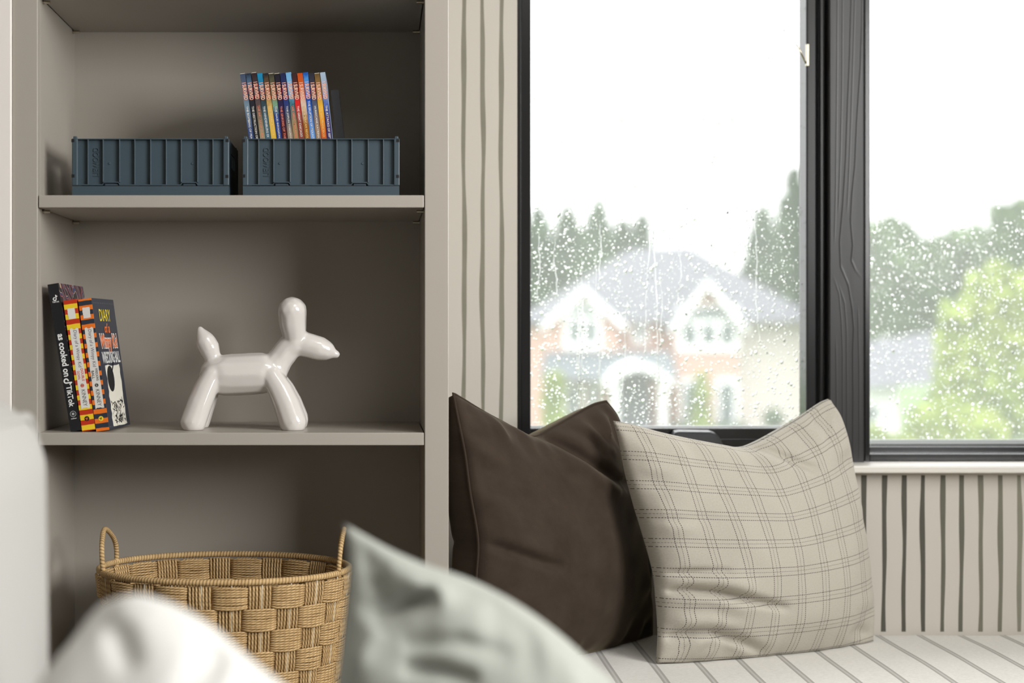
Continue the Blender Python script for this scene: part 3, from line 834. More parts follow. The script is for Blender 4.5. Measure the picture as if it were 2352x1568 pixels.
def diary(loc, T, H, lean, yaw, band_m, cover_m, sub1, sub2, subm, num, nummat, pubm, labelm, lab):
    r = make_book('hardcover_book', loc, T, H, 0.143, (0, -lean, yaw), band_m, cover_m, 0.003, 0.0022)
    tag(r, lab, 'book')
    flat_poly('portrait_patch', torn(T * 0.56, 0.017, 3), (T * 0.5, fr, H * 0.895), AX, AY, M_PAPER, r)
    flat_poly('spine_label', torn(T * 0.66, H * 0.61, 9 if sub2 else 5), (T * 0.52, fr, H * 0.475), AX, AY, M_PAPER, r)
    f2 = fr - 0.00025
    addm('spine_title', place(text_me('Diary of a Wimpy Kid', T * 0.34, H * 0.285, shear=0.15), (T * 0.53, f2, H * 0.625), AX, AY), M_PURPLE, r)
    addm('spine_title', place(text_me(sub1, T * 0.2, H * 0.095, bold=0.02), (T * 0.66, f2, H * 0.425), AX, AY), subm, r)
    addm('spine_title', place(text_me(sub2, T * 0.2, H * 0.062, bold=0.02), (T * 0.36, f2, H * 0.425), AX, AY), subm, r)
    flat_poly('number_mark', disc_pts(T * 0.14, 18), (T * 0.52, f2 + 0.0001, H * 0.345), AX, AY, nummat, r)
    addm('number_mark', place(text_me(num, T * 0.15), (T * 0.52, f2 - 0.0002, H * 0.345), AX, AY), M_PAPER, r)
    addm('author_print', place(text_me('KINNEY', T * 0.30, H * 0.125), (T * 0.54, f2, H * 0.250), AX, AY), M_INK, r)
    flat_poly('publisher_mark', disc_pts(T * 0.19, 20), (T * 0.5, fr, H * 0.092), AX, AY, pubm, r)
    addm('publisher_mark', place(text_me('A', T * 0.2, bold=0.03), (T * 0.5, f2, H * 0.093), (0.6, 0, -0.8), (0.8, 0, 0.6)), labelm, r)
    return r
H2, T2 = 0.2085, 0.0208
l2 = lean_of(144.5, 188.5, 686, 985)
diary((XX(188.5, YBk), YBk + 0.001, ZS3 + 0.0003), T2, H2, l2, math.radians(-2), banded('red_yellow_bands', C(190, 54, 28), C(238, 204, 44), H2, 13, 0.35), mat('red_cover', C(186, 56, 34), 0.4),
      'DOUBLE', 'DOWN', M_REDP, '11', M_REDP, M_INK, M_ORG, 'hardcover book with red and yellow striped spine, between the cookbook and the navy book')
H3, T3 = 0.2100, 0.0208
l3 = lean_of(178.5, 220.5, 684, 985)
bk3 = diary((XX(220.5, YBk), YBk + 0.002, ZS3 + 0.0003), T3, H3, l3, math.radians(-4), banded('orange_navy_bands', C(46, 54, 66), C(238, 120, 36), H3, 14, 0.62), M_NAVY,
      'WRECKING', 'BALL', M_INK, '14', M_INK, M_YEL, M_INK, 'hardcover book with orange and navy striped spine and cover facing the shelf')
# printed front cover of the navy book (right-hand board)
CX, CA, CB = T3 + 0.0001, (0, 1, 0), (0, 0, 1)
W3 = 0.143
addm('cover_title', place(text_me('DIARY', 0.0195, 0.070, bold=0.01), (CX + 0.0003, W3 * 0.50, H3 * 0.872), CA, CB), M_YEL, bk3)
addm('cover_title', place(text_me('of a', 0.016, 0.034, bold=0.03, shear=0.2), (CX + 0.0003, W3 * 0.52, H3 * 0.772), CA, CB), M_ORG, bk3)
addm('cover_title', place(text_me('Wimpy Kid', 0.032, 0.112, bold=0.075), (CX + 0.0001, W3 * 0.52, H3 * 0.655), CA, CB), M_WPRINT, bk3)
addm('cover_title', place(text_me('Wimpy Kid', 0.029, 0.107, bold=0.02), (CX + 0.0004, W3 * 0.52, H3 * 0.655), CA, CB), M_ORG, bk3)
addm('cover_title', place(text_me('WRECKING BALL', 0.019, 0.116, bold=0.02), (CX + 0.0003, W3 * 0.53, H3 * 0.545), CA, CB), M_WPRINT, bk3)
flat_poly('cover_picture', torn(0.090, 0.098, 21), (CX, W3 * 0.53, H3 * 0.250), (0, 0, 1), (0, -1, 0), mat('cream_print', C(226, 222, 208), 0.6), bk3)
flat_poly('wrecking_ball_print', disc_pts(0.021, 24), (CX + 0.0004, W3 * 0.38, H3 * 0.38), CA, CB, M_INK, bk3)
for k in range(6):
    flat_poly('chain_print', disc_pts(0.0022, 8, 1.3), (CX + 0.0004, W3 * (0.47 + 0.022 * k), H3 * (0.435 + 0.012 * k)), CA, CB, M_INK, bk3)
rr = random.Random(8); prt = []
for k in range(95):
    a = rr.uniform(0, 3.14); L = rr.uniform(0.003, 0.014); w = rr.uniform(0.0006, 0.0024)
    c = (W3 * rr.uniform(0.27, 0.80), H3 * (0.045 + 0.16 * rr.random() ** 1.3)); d = (math.cos(a) * L / 2, math.sin(a) * L / 2); nn = (-math.sin(a) * w / 2, math.cos(a) * w / 2)
    q = [(CX + 0.0004, c[0] + sa * d[0] + sb * nn[0], c[1] + sa * d[1] + sb * nn[1]) for sa, sb in ((-1, -1), (1, -1), (1, 1), (-1, 1))]
    prt.append((q, [(0, 1, 2, 3)]))
addm('rubble_print', mesh('rubble_print', *merge(prt)), M_INK, bk3)
prt = []
for k in range(12):
    for zz in (0.965, 0.02):
        prt.append(([(CX + 0.0003, W3 * (0.06 + 0.08 * k) + a, H3 * zz + b) for a, b in ((-.0007, -.0007), (.0007, -.0007), (.0007, .0007), (-.0007, .0007))], [(0, 1, 2, 3)]))
addm('rivet_print', mesh('rivet_print', *merge(prt)), M_GREYP, bk3)

# ------------------------------------------------------------------ balloon dog figurine
def dog():
    YD = 2.445
    s = YD / FPX
    bm = bmesh.new()
    def chain(pts, dy=0.0, dy2=None):
        dy2 = dy if dy2 is None else dy2
        n = len(pts)
        for i in range(n - 1):
            a, b = np.array(pts[i], float), np.array(pts[i + 1], float)
            st = max(2, int(np.linalg.norm(a[:2] - b[:2]) / 4))
            for k in range(st + (1 if i == n - 2 else 0)):
                q = k / st; p = a + (b - a) * q; g = (i + q) / (n - 1)
                c = U(p[0], p[1], YD); c.y += dy + (dy2 - dy) * g
                bmesh.ops.create_icosphere(bm, subdivisions=2, radius=p[2] * s * 1.06, matrix=Matrix.Translation(c))
    chain([(500, 862, 42), (520, 861, 46), (565, 859, 46.5), (600, 857, 46), (614, 858, 42)])
    chain([(500, 846, 22), (488, 822, 19), (479, 798, 24.5), (472, 785, 23.5), (465, 771, 16), (461, 762, 9.5), (459.5, 757, 8.5)])
    chain([(622, 858, 38), (628, 845, 34), (643, 825, 29), (662, 800, 29), (678, 786, 31)])
    chain([(672, 790, 24), (706, 792, 28), (730, 799, 27.5), (746, 804, 23), (756, 808, 16), (764, 811, 10.5), (772, 813.5, 9.3)])
    for dy in (-0.017, 0.019):
        chain([(678, 788, 24), (676, 765, 27), (672, 738, 30.5), (671.5, 714, 31.5)], dy * 0.1, dy)
    for dy in (-0.03, 0.034):
        chain([(490, 862, 24), (474, 896, 27), (461, 930, 28.5), (449, 966, 29)], dy * 0.55, dy)
        chain([(625, 862, 24), (646, 896, 28), (662, 930, 30), (675, 966, 31)], dy * 0.55, dy)
    me = bpy.data.meshes.new('balloon_dog'); bm.to_mesh(me); bm.free()
    o = bpy.data.objects.new('balloon_dog_tmp', me); COL.objects.link(o)
    rm = o.modifiers.new('remesh', 'REMESH'); rm.mode = 'VOXEL'; rm.voxel_size = 0.0017
    sm = o.modifiers.new('smooth', 'SMOOTH'); sm.factor = 0.5; sm.iterations = 20
    dg = bpy.context.evaluated_depsgraph_get()
    out = bpy.data.meshes.new_from_object(o.evaluated_get(dg))
    bpy.data.objects.remove(o); bpy.data.meshes.remove(me)
    co = np.zeros(len(out.vertices) * 3); out.vertices.foreach_get('co', co); co = co.reshape(-1, 3)
    base = ZS3 + 0.0002
    lowz = co[:, 2]
    # flat glazed feet with a small rounded edge
    d = base + 0.004 - lowz
    co[:, 2] = np.where(d > 0, np.maximum(base, lowz), lowz)
    out.vertices.foreach_set('co', co.ravel()); out.update()
    out.polygons.foreach_set('use_smooth', [True] * len(out.polygons))
    out.materials.clear(); out.materials.append(M_CERAM)
    out.name = 'balloon_dog_figurine'
    r = addm('balloon_dog_figurine', out)
    tag(r, 'glossy white ceramic balloon dog figurine on the middle shelf', 'figurine')
dog()

# ------------------------------------------------------------------ woven basket
def strand_mesh(name, strands, n=6):
    """rope strands as one mesh; u runs along the strand in metres, v once around it"""
    vs, fs, uvs = [], [], []
    for pts, rad, closed in strands:
        v, f = tube_data(pts, rad, n, closed); o = len(vs)
        N = len(pts); s = [0.0]
        for a, b in zip(pts[:-1], pts[1:]): s.append(s[-1] + (b - a).length)
        if closed: s.append(s[-1] + (pts[0] - pts[-1]).length)
        vs += v
        m = N if closed else N - 1
        for i in range(m):
            for k in range(n):
                uvs += [(s[i], k / n), (s[i], (k + 1) / n), (s[i + 1], (k + 1) / n), (s[i + 1], k / n)]
        for q in f[m * n:]: uvs += [(0, 0)] * len(q)
        fs += [tuple(i + o for i in q) for q in f]
    me = mesh(name, vs, fs, True)
    l = me.uv_layers.new(name='uv'); l.data.foreach_set('uv', [c for p in uvs for c in p])
    return me
def basket():
    h = 0.372
    zr = CZ - h
    cxb, cyb, ax, ay = XX(516, 2.416), 2.416, 0.199, 0.149
    root = tag(empty('woven_basket', (cxb, cyb, ZB)), 'oval tan rope basket woven in checker blocks, on the lowest shelf', 'basket')
    zbot = ZB + 0.004
    HT = zr - zbot
    NC = 24
    # equal arc-length parameterisation of the oval
    tt = np.linspace(0, 2 * math.pi, 721)
    xs, ys = ax * np.cos(tt), ay * np.sin(tt)
    arc = np.concatenate([[0], np.cumsum(np.hypot(np.diff(xs), np.diff(ys)))]); arc /= arc[-1]
    def P(u, z, off=0.0):          # u in turns, z below rim (m)
        th = float(np.interp(u % 1.0, arc, tt))
        k = 1 - 0.105 * z * 1.0 / 0.3 * 1.45
        c, s_ = math.cos(th), math.sin(th)
        nx, ny = c / ax, s_ / ay; L = math.hypot(nx, ny)
        return Vector((ax * k * c + off * nx / L, ay * k * s_ + off * ny / L, HT - z))
    rb = random.Random(5)
    rowh = 0.0335; z0 = 0.008
    rows = int((HT - z0) / rowh)
    hw = 0.60 / NC; vw = 0.40 / NC                   # wide horizontal bundles, narrow vertical ones
    RS = 0.00195
    for rI in range(rows):
        za, zb_ = z0 + rI * rowh, z0 + (rI + 1) * rowh
        for cI in range(NC):
            u0 = (cI + 0.5) / NC
            horiz = (cI + rI) % 2 == 0
            parts = []
            out_off, in_off = 0.0035, -0.0035
            # flat-running strands
            nH = 9
            for layer in (0, 1):
                if layer == 1 and rI > 2: continue
                hz = horiz if layer == 0 else not horiz
                sgn = 1 if layer == 0 else -1
                if hz:
                    for k in range(nH):
                        z = za + (k + 0.5) / nH * (rowh + 0.003) - 0.0015 + rb.uniform(-.0004, .0004)
                        pts = []
                        for q in range(9):
                            w = q / 8.0
                            bul = math.sin(math.pi * w) ** 0.6
                            wob = rb.uniform(-.0003, .0003)
                            zz = z + (za + rowh / 2 - z) * 0.14 * (1 - bul) + wob
                            pts.append(P(u0 + (w - 0.5) * hw * 2 * 1.02, zz, sgn * (-0.001 + 0.0075 * bul)))
                        parts.append((pts, RS * rb.uniform(0.93, 1.08), False))
                else:
                    nV = 7
                    for k in range(nV):
                        du = ((k + 0.5) / nV - 0.5) * vw * 2 * 0.98
                        pts = []
                        tl = rb.uniform(-.0006, .0006)
                        for q in range(7):
                            w = q / 6.0
                            pts.append(P(u0 + du + tl * (w - .5) / 1.1, za - 0.002 + (rowh + 0.004) * w, sgn * (0.0005 + 0.0022 * math.sin(math.pi * w))))
                        parts.append((pts, RS * rb.uniform(0.95, 1.1), False))
            addm('woven_block', strand_mesh('woven_block', parts), M_ROPE, root)
    # pale stakes showing between the upright strands
    for cI in range(NC):
        addm('stake', mesh('stake', *tube_data([P((cI + 0.56) / NC, z, 0.0028) for z in np.linspace(0.004, HT - 0.003, 10)], 0.0009, 5), True), M_WIRE, root)
    # wrapped rim
    n = 420
    rim = [P(k / n, 0.0, 0.001) for k in range(n)]
    addm('rim', strand_mesh('rim', [(rim, 0.0050, True)], 10), M_WRAP, root)
    # vertical wraps hanging from the rim over the first row
    # inner floor
    fl = [P(k / 60, HT - 0.004, -0.004) for k in range(60)]
    vs = [p for p in fl] + [p + Vector((0, 0, -0.004)) for p in fl]
    fs = [tuple(range(60)), tuple(range(119, 59, -1))] + [(i, 60 + i, 60 + (i + 1) % 60, (i + 1) % 60) for i in range(60)]
    addm('basket_floor', mesh('basket_floor', vs, fs), M_ROPE, root)
    # two rope loop handles at the ends
    for uc, lab in ((0.5, 1), (0.0, -1)):
        a, b = P(uc + 0.055 * lab, -0.004), P(uc - 0.055 * lab, -0.004)
        # near foot, top, far foot
        lo, hi = (a, b) if a.y < b.y else (b, a)
        outx = -1 if uc == 0.5 else 1
        mid = (lo + hi) / 2
        ctrl = [lo + Vector((0, 0, -0.012)), lo + Vector((outx * 0.002, -0.002, 0.018)), lo.lerp(hi, .12) + Vector((outx * 0.005, 0, 0.044)), mid + Vector((outx * 0.008, -0.004, 0.058)),
                lo.lerp(hi, .85) + Vector((outx * 0.003, 0, 0.040)), hi + Vector((0, 0, 0.018)), hi + Vector((0, 0, -0.012))]
        pts = catmull(ctrl, 16)
        addm('handle', strand_mesh('handle', [(pts, 0.0040, False)], 10), M_WRAP, root)
basket()

# ------------------------------------------------------------------ window seat
YBF = 2.24
bx0 = XRO + 0.0015
struct(box('trim_2', bx0, RX1 - 0.001, YBF + 0.02, YW - 0.001, 0.0, ZBENCH - 0.085, M_TAUPE, None, 0.002))
def seat_cushion():
    x0, x1 = bx0 + 0.002, RX1 - 0.003
    prof = []
    y0, y1 = YBF, YW - 0.0015
    zb_ = ZBENCH - 0.084
    for k in range(25):
        q = k / 24; y = y1 - 0.012 - (y1 - y0 - 0.05) * q
        prof.append((y, ZBENCH + 0.0008 * math.sin(math.pi * min(1, q * 1.6)) - 0.012 * q ** 7))
    zf = prof[-1][1]
    for k in range(1, 8):
        a = k / 8 * math.pi / 2
        prof.append((y0 + 0.038 - 0.038 * math.sin(a), zf - 0.035 * (1 - math.cos(a))))
    prof += [(y0, zf - 0.04), (y0, zb_ + 0.01), (y0 + 0.01, zb_), (y1 - 0.01, zb_), (y1, zb_ + 0.01), (y1, ZBENCH - 0.012), (y1 - 0.004, ZBENCH - 0.003)]
    nx = 90; vs, fs = [], []
    for i in range(nx + 1):
        x = x0 + (x1 - x0) * i / nx
        for j, (y, z) in enumerate(prof):
            vs.append((x, y, z + (0.0004 * math.sin(x * 31 + y * 12) + 0.0004 * math.sin(x * 17 - y * 23)) * (1 if j < 25 else 0)))
    n = len(prof)
    for i in range(nx):
        for j in range(n):
            k = (j + 1) % n
            fs.append((i * n + j, (i + 1) * n + j, (i + 1) * n + k, i * n + k))
    fs.append(tuple(range(n))); fs.append(tuple(nx * n + j for j in range(n - 1, -1, -1)))
    bm = bmesh.new(); bm.from_mesh(mesh('t', vs, fs)); 
    o = addm('window_seat_cushion', bm_mesh('window_seat_cushion', bm, True), M_BENCH)
    tag(o, 'long pale bench cushion with thin grey stripes under the window', 'cushion')
seat_cushion()

# ------------------------------------------------------------------ cushions
def resample(pts, n):
    P = np.array([list(p) for p in catmull(pts, 12)])
    s = np.concatenate([[0], np.cumsum(np.linalg.norm(np.diff(P, axis=0), axis=1))]); s /= s[-1]
    q = np.linspace(0, 1, n)
    return np.stack([np.interp(q, s, P[:, k]) for k in range(3)], 1)

def edge(pxs, Ya, Yb):
    """edge through pixels, depth running evenly from Ya to Yb"""
    d = [0.0]
    for a, b in zip(pxs[:-1], pxs[1:]): d.append(d[-1] + math.hypot(a[0] - b[0], a[1] - b[1]))
    return [U(p[0], p[1], Ya + (Yb - Ya) * s / d[-1]) for p, s in zip(pxs, d)]

def vnoise(x, y, seed):
    r = np.random.RandomState(seed); g = r.rand(40, 40)
    xi, yi = np.floor(x).astype(int), np.floor(y).astype(int); xf, yf = x - xi, y - yi
    xf, yf = xf * xf * (3 - 2 * xf), yf * yf * (3 - 2 * yf)
    a, b, c, d = g[yi % 40, xi % 40], g[yi % 40, (xi + 1) % 40], g[(yi + 1) % 40, xi % 40], g[(yi + 1) % 40, (xi + 1) % 40]
    return (a * (1 - xf) + b * xf) * (1 - yf) + (c * (1 - xf) + d * xf) * yf - 0.5

def cushion(name, top, bottom, left, right, tf, tb, material, creases=(), n=100, pw=0.5, wrinkle=0.004, seed=1, piping=0.0, pipe_mat=None,
            pwb=None, decay=1.0, centre=(0.5, 0.5), zmin=None, ymax=None, xmin=None, uvs=1.0):
    """throw cushion: a seam outline (top/bottom run left to right, left/right run top to bottom), filled front and back"""
    T, B, L, R = (resample(e, n) for e in (top, bottom, left, right))
    u = np.linspace(0, 1, n); Ug, Vg = np.meshgrid(u, u)          # V runs downwards
    T3, B3, L3, R3 = T[None], B[None], L[:, None], R[:, None]
    Vv, Uu = Vg[..., None], Ug[..., None]
    bil = (1 - Uu) * (1 - Vv) * T[0] + Uu * (1 - Vv) * T[-1] + (1 - Uu) * Vv * B[0] + Uu * Vv * B[-1]
    w1_ = u[None, :, None]; h1_ = u[:, None, None]
    S = bil + (T3 - ((1 - w1_) * T[0] + w1_ * T[-1])) * (1 - Vv) ** decay + (B3 - ((1 - w1_) * B[0] + w1_ * B[-1])) * Vv ** decay \
        + (L3 - ((1 - h1_) * L[0] + h1_ * L[-1])) * (1 - Uu) ** decay + (R3 - ((1 - h1_) * R[0] + h1_ * R[-1])) * Uu ** decay
    du = np.gradient(S, axis=1); dv = np.gradient(S, axis=0)
    nrm = np.cross(du, dv); nrm /= np.linalg.norm(nrm, axis=2, keepdims=True) + 1e-12
    # smooth the normals towards one facing the camera side
    mean = nrm.reshape(-1, 3).mean(0); mean /= np.linalg.norm(mean)
    if mean[1] > 0: nrm, mean = -nrm, -mean
    nrm = 0.45 * nrm + 0.55 * mean; nrm /= np.linalg.norm(nrm, axis=2, keepdims=True)
    px = VX + S[..., 0] * FPX / S[..., 1]; py = VY + (CZ - S[..., 2]) * FPX / S[..., 1]
    cu, cv = centre
    uw = np.where(Ug < cu, Ug / cu * 0.5, 0.5 + (Ug - cu) / (1 - cu) * 0.5); vw = np.where(Vg < cv, Vg / cv * 0.5, 0.5 + (Vg - cv) / (1 - cv) * 0.5)
    prof = (np.sin(np.pi * uw) * np.sin(np.pi * vw)) ** pw
    edgew = np.clip(1 - np.minimum(np.minimum(Ug, 1 - Ug), np.minimum(Vg, 1 - Vg)) / 0.22, 0, 1)
    inner = np.clip(np.minimum(np.minimum(Ug, 1 - Ug), np.minimum(Vg, 1 - Vg)) / 0.05, 0, 1)
    wr = np.zeros_like(Ug)
    tang = np.where(np.minimum(Ug, 1 - Ug) < np.minimum(Vg, 1 - Vg), Vg, Ug)
    wr += wrinkle * 0.8 * edgew * inner * vnoise(tang * 16 + 3, edgew * 1.6 + 5, seed) * 2
    wr += wrinkle * 0.9 * inner * vnoise(Ug * 5 + 2 * Vg, Vg * 4 + 9, seed + 1)
    wr += wrinkle * 0.35 * inner * vnoise(Ug * 13 + 4 * Vg, Vg * 11 + 2, seed + 2)
    for pts, amp, wid in creases:
        best = np.full(Ug.shape, 1e9); tq = np.zeros_like(Ug); tot = sum(math.dist(a, b) for a, b in zip(pts[:-1], pts[1:])); acc = 0
        for a, b in zip(pts[:-1], pts[1:]):
            ab = np.array(b, float) - np.array(a, float); ll = float(ab @ ab)
            q = np.clip(((px - a[0]) * ab[0] + (py - a[1]) * ab[1]) / ll, 0, 1)
            d = np.hypot(px - a[0] - q * ab[0], py - a[1] - q * ab[1])
            m = d < best; best = np.where(m, d, best); tq = np.where(m, (acc + q * math.sqrt(ll)) / tot, tq); acc += math.sqrt(ll)
        tap = np.clip(np.sin(np.pi * np.clip(tq, 0.0, 1)), 0, 1) ** 0.5 * 0.9 + 0.1
        wr += amp * tap * np.exp(-(best / wid) ** 2) * np.clip(inner * 1.5, 0, 1)
    F = S + nrm * (tf * prof + wr)[..., None]
    Bk = S - nrm * (tb * prof ** ((pwb or pw) / pw) + 0.3 * wr)[..., None]
    if zmin is not None:
        for A in (F, Bk): A[..., 2] = np.maximum(A[..., 2], zmin)
    if ymax is not None:
        for A in (F, Bk): A[..., 1] = np.minimum(A[..., 1], ymax)
    if xmin is not None:
        for A in (F, Bk): A[..., 0] = np.maximum(A[..., 0], xmin)
    vs = [tuple(p) for p in F.reshape(-1, 3)]
    idx = {}
    fs = []
    for i in range(n - 1):
        for j in range(n - 1): fs.append((i * n + j, (i + 1) * n + j, (i + 1) * n + j + 1, i * n + j + 1))
    bi = np.zeros((n, n), int)
    for i in range(n):
        for j in range(n):
            if i in (0, n - 1) or j in (0, n - 1): bi[i, j] = i * n + j
            else: bi[i, j] = len(vs); vs.append(tuple(Bk[i, j]))
    uvl = [(Ug.ravel()[k], 1 - Vg.ravel()[k]) for k in range(n * n)]
    uvb = {}
    for i in range(n):
        for j in range(n): uvb[bi[i, j]] = (1 - Ug[i, j], 1 - Vg[i, j])
    nf = len(fs)
    for i in range(n - 1):
        for j in range(n - 1): fs.append((bi[i, j], bi[i, j + 1], bi[i + 1, j + 1], bi[i + 1, j]))
    base = Vector(vs[(n - 1) * n + n // 2])
    me = mesh(name, vs, fs, True)
    uv = me.uv_layers.new(name='uv')
    for p in me.polygons:
        for li in p.loop_indices:
            vi = me.loops[li].vertex_index
            uv.data[li].uv = uvl[vi] if p.index < nf else uvb[vi]
    root = empty(name, base)
    addm('cover', me, material, root, True)
    ring = [S[0, j] for j in range(n)] + [S[i, n - 1] for i in range(1, n)] + [S[n - 1, j] for j in range(n - 2, -1, -1)] + [S[i, 0] for i in range(n - 2, 0, -1)]
    if piping > 0:
        ring = [Vector(p) for p in ring]
        if zmin is not None: ring = [Vector((p.x, p.y, max(p.z, zmin + piping))) for p in ring]
        v, f = tube_data(ring, piping, 7, True)
        pm = mesh('piping', v, f, True); pm.uv_layers.new(name='uv')
        addm('piping', pm, pipe_mat or material, root, True)
    return root

HB = CZ - ZBENCH
def ybench(py): return HB * FPX / (py - VY)
# brown velvet cushion turned towards the right
y_bl, y_br = 2.40, ybench(1462)
p_bl = (VX + 0.140 * FPX / y_bl, VY + HB * FPX / y_bl)
brown = cushion('throw_cushion',
    edge([(1041, 903), (1066, 918), (1110, 945), (1160, 972), (1200, 994), (1228, 1002), (1262, 985), (1310, 958), (1360, 930), (1392, 921)], 2.385, 2.66),
    edge([p_bl, (1230, 1528), (1400, 1490), (1497, 1461)], y_bl, y_br),
    edge([(1041, 903), (1052, 960), (1068, 1040), (1080, 1130), (1098, 1240), (1094, 1330), (1092, 1440), p_bl], 2.385, y_bl),
    edge([(1392, 921), (1418, 958), (1438, 1020), (1448, 1100), (1464, 1200), (1482, 1310), (1496, 1400), (1497, 1461)], 2.66, y_br),
    0.070, 0.125, M_VELVET, pwb=0.30, zmin=ZBENCH + 0.0018, ymax=YW - 0.006, xmin=XRO + 0.002, seed=3, wrinkle=0.010, piping=0.0022, centre=(0.5, 0.58), pw=0.50,
    creases=(([(1222, 996), (1275, 1030), (1330, 1068), (1392, 1108)], -0.022, 13), ([(1210, 1015), (1265, 1052), (1325, 1092), (1380, 1122)], 0.012, 22),
             ([(1100, 1245), (1140, 1262), (1190, 1282), (1225, 1290)], -0.012, 10), ([(1105, 1220), (1150, 1240), (1200, 1262)], 0.006, 16),
             ([(1392, 1108), (1420, 1105), (1442, 1110)], -0.012, 14), ([(1345, 960), (1362, 990), (1370, 1030)], -0.005, 12), ([(1388, 960), (1400, 1010), (1425, 1060)], -0.006, 12),
             ([(1060, 960), (1110, 985), (1160, 1020)], 0.004, 18), ([(1140, 968), (1165, 1010), (1180, 1060)], -0.003, 12), ([(1190, 992), (1205, 1030), (1235, 1080)], -0.003, 12), ([(1300, 985), (1330, 1010), (1350, 1050)], -0.004, 9), ([(1320, 972), (1350, 1000), (1385, 1050)], 0.003, 9)))
tag(brown, 'dark brown velvet throw cushion slumped against the bookcase side', 'cushion')

ya, yb = ybench(1526), ybench(1474)
plaidc = cushion('throw_cushion',
    edge([(1408, 966), (1450, 973), (1510, 990), (1580, 1006), (1640, 1018), (1692, 1026), (1728, 1015), (1775, 990), (1830, 958), (1880, 925), (1906, 914)], 2.53, 2.70),
    edge([(1506, 1526), (1640, 1520), (1800, 1506), (1930, 1490), (2006, 1474)], ya, yb),
    edge([(1408, 966), (1420, 1010), (1436, 1090), (1456, 1160), (1478, 1230), (1500, 1310), (1506, 1370), (1510, 1440), (1506, 1526)], 2.53, ya),
    edge([(1906, 914), (1930, 960), (1946, 1030), (1956, 1110), (1970, 1200), (1986, 1300), (2000, 1390), (2006, 1474)], 2.70, yb),
    0.100, 0.045, M_PLAID, decay=2.2, zmin=ZBENCH + 0.0018, ymax=YW - 0.012, seed=8, wrinkle=0.011, centre=(0.5, 0.56), pw=0.44,
    creases=(([(1498, 1358), (1545, 1348), (1600, 1352), (1660, 1366), (1740, 1386)], -0.024, 9), ([(1520, 1330), (1580, 1322), (1660, 1340)], 0.008, 16), ([(1515, 1380), (1580, 1372), (1650, 1392)], 0.008, 16),
             ([(1500, 1315), (1550, 1310), (1610, 1305)], -0.012, 8), ([(1504, 1468), (1545, 1448), (1600, 1442), (1660, 1462), (1720, 1490)], -0.020, 10), ([(1520, 1425), (1580, 1415), (1650, 1430)], 0.006, 16),
             ([(1690, 1022), (1740, 1040), (1790, 1066), (1825, 1080)], -0.014, 11), ([(1700, 1050), (1760, 1070)], 0.005, 18), ([(1575, 1500), (1600, 1470), (1612, 1440)], -0.005, 9),
             ([(1450, 1190), (1520, 1195), (1580, 1185)], -0.004, 10), ([(1880, 940), (1850, 980), (1800, 1020)], -0.004, 12), ([(1985, 1455), (1950, 1440), (1910, 1452)], -0.006, 12)))
tag(plaidc, 'cream plaid throw cushion with thin dark check lines leaning on the sill', 'cushion')

# ------------------------------------------------------------------ sofa in the foreground
SEAT = 0.40
sofa = tag(empty('sofa', (0.0, 1.2, 0)), 'white upholstered sofa filling the blurred foreground', 'sofa')
def rbox(name, x0, x1, y0, y1, z0, z1, p, m, par, crown=0.0, n=18, world=True, top=None):
    bm = bmesh.new(); bmesh.ops.create_cube(bm, size=2.0)
    bmesh.ops.subdivide_edges(bm, edges=list(bm.edges), cuts=n, use_grid_fill=True)
    c = Vector(((x0 + x1) / 2, (y0 + y1) / 2, (z0 + z1) / 2)); hsz = Vector(((x1 - x0) / 2, (y1 - y0) / 2, (z1 - z0) / 2))
    r = min(hsz) * p
    for v in bm.verts:
        q = Vector((v.co.x * hsz.x, v.co.y * hsz.y, v.co.z * hsz.z))
        inn = Vector([max(-(h - r), min(h - r, a)) for a, h in zip(q, hsz)])
        d = q - inn
        if d.length > 1e-9:
            q = inn + d.normalized() * r
        if crown:
            f = [(1 - min(1, abs(a) / h) ** 2) for a, h in zip(q, hsz)]
            q.x += crown * math.copysign(f[1] * f[2], q.x) if abs(v.co.x) > 0.98 else 0
            q.z += crown * 0.6 * math.copysign(f[0] * f[1], q.z) if abs(v.co.z) > 0.98 else 0
        v.co = q + c
    me = bm_mesh(name, bm, True)
    return addm(name, me, m, par, world)
rbox('seat', -0.56, 0.62, 0.72, 1.74, 0.14, SEAT, 0.35, M_SOFACLOTH, sofa)
rbox('backrest', -0.80, -0.565, 0.60, 1.86, 0.12, 0.66, 0.35, M_SOFACLOTH, sofa)
rbox('armrest', -0.56, 0.60, 1.745, 1.88, 0.12, 0.60, 0.4, M_SOFACLOTH, sofa)
rbox('armrest', -0.56, 0.60, 0.585, 0.715, 0.12, 0.60, 0.4, M_SOFACLOTH, sofa)
for lx in (-0.7, 0.5):
    for ly in (0.66, 1.80):
        cyl('leg', (lx, ly, 0.0), (lx, ly, 0.14), 0.02, M_BLACKWOOD, sofa, world=True)
# upright back cushion at the left edge
bkc = tag(empty('sofa_back_cushion', (-0.45, 1.3, SEAT)), 'upright white sofa back cushion with piped edge at the left', 'cushion')
xf = XX(122, 1.52)
bz1 = ZZ(908, 1.52)
cv = rbox('cover', xf - 0.19, xf, 0.92, 1.545, SEAT + 0.002, bz1, 0.75, M_SOFACLOTH, bkc, crown=0.012, n=26)
for xo in (xf - 0.0195, xf - 0.1705):
    y0, y1, z0, z1, r = 0.9405, 1.5255, SEAT + 0.0225, bz1 - 0.0195, 0.045
    pts = []
    for cy, cz_, a0 in ((y1 - r, z1 - r, 0), (y0 + r, z1 - r, 90), (y0 + r, z0 + r, 180), (y1 - r, z0 + r, 270)):
        for k in range(8):
            a = math.radians(a0 + 90 * k / 7); pts.append((xo, cy + r * math.cos(a), cz_ + r * math.sin(a)))
    tube('piping', pts, 0.005, M_SOFACLOTH, bkc, 8, True, True)

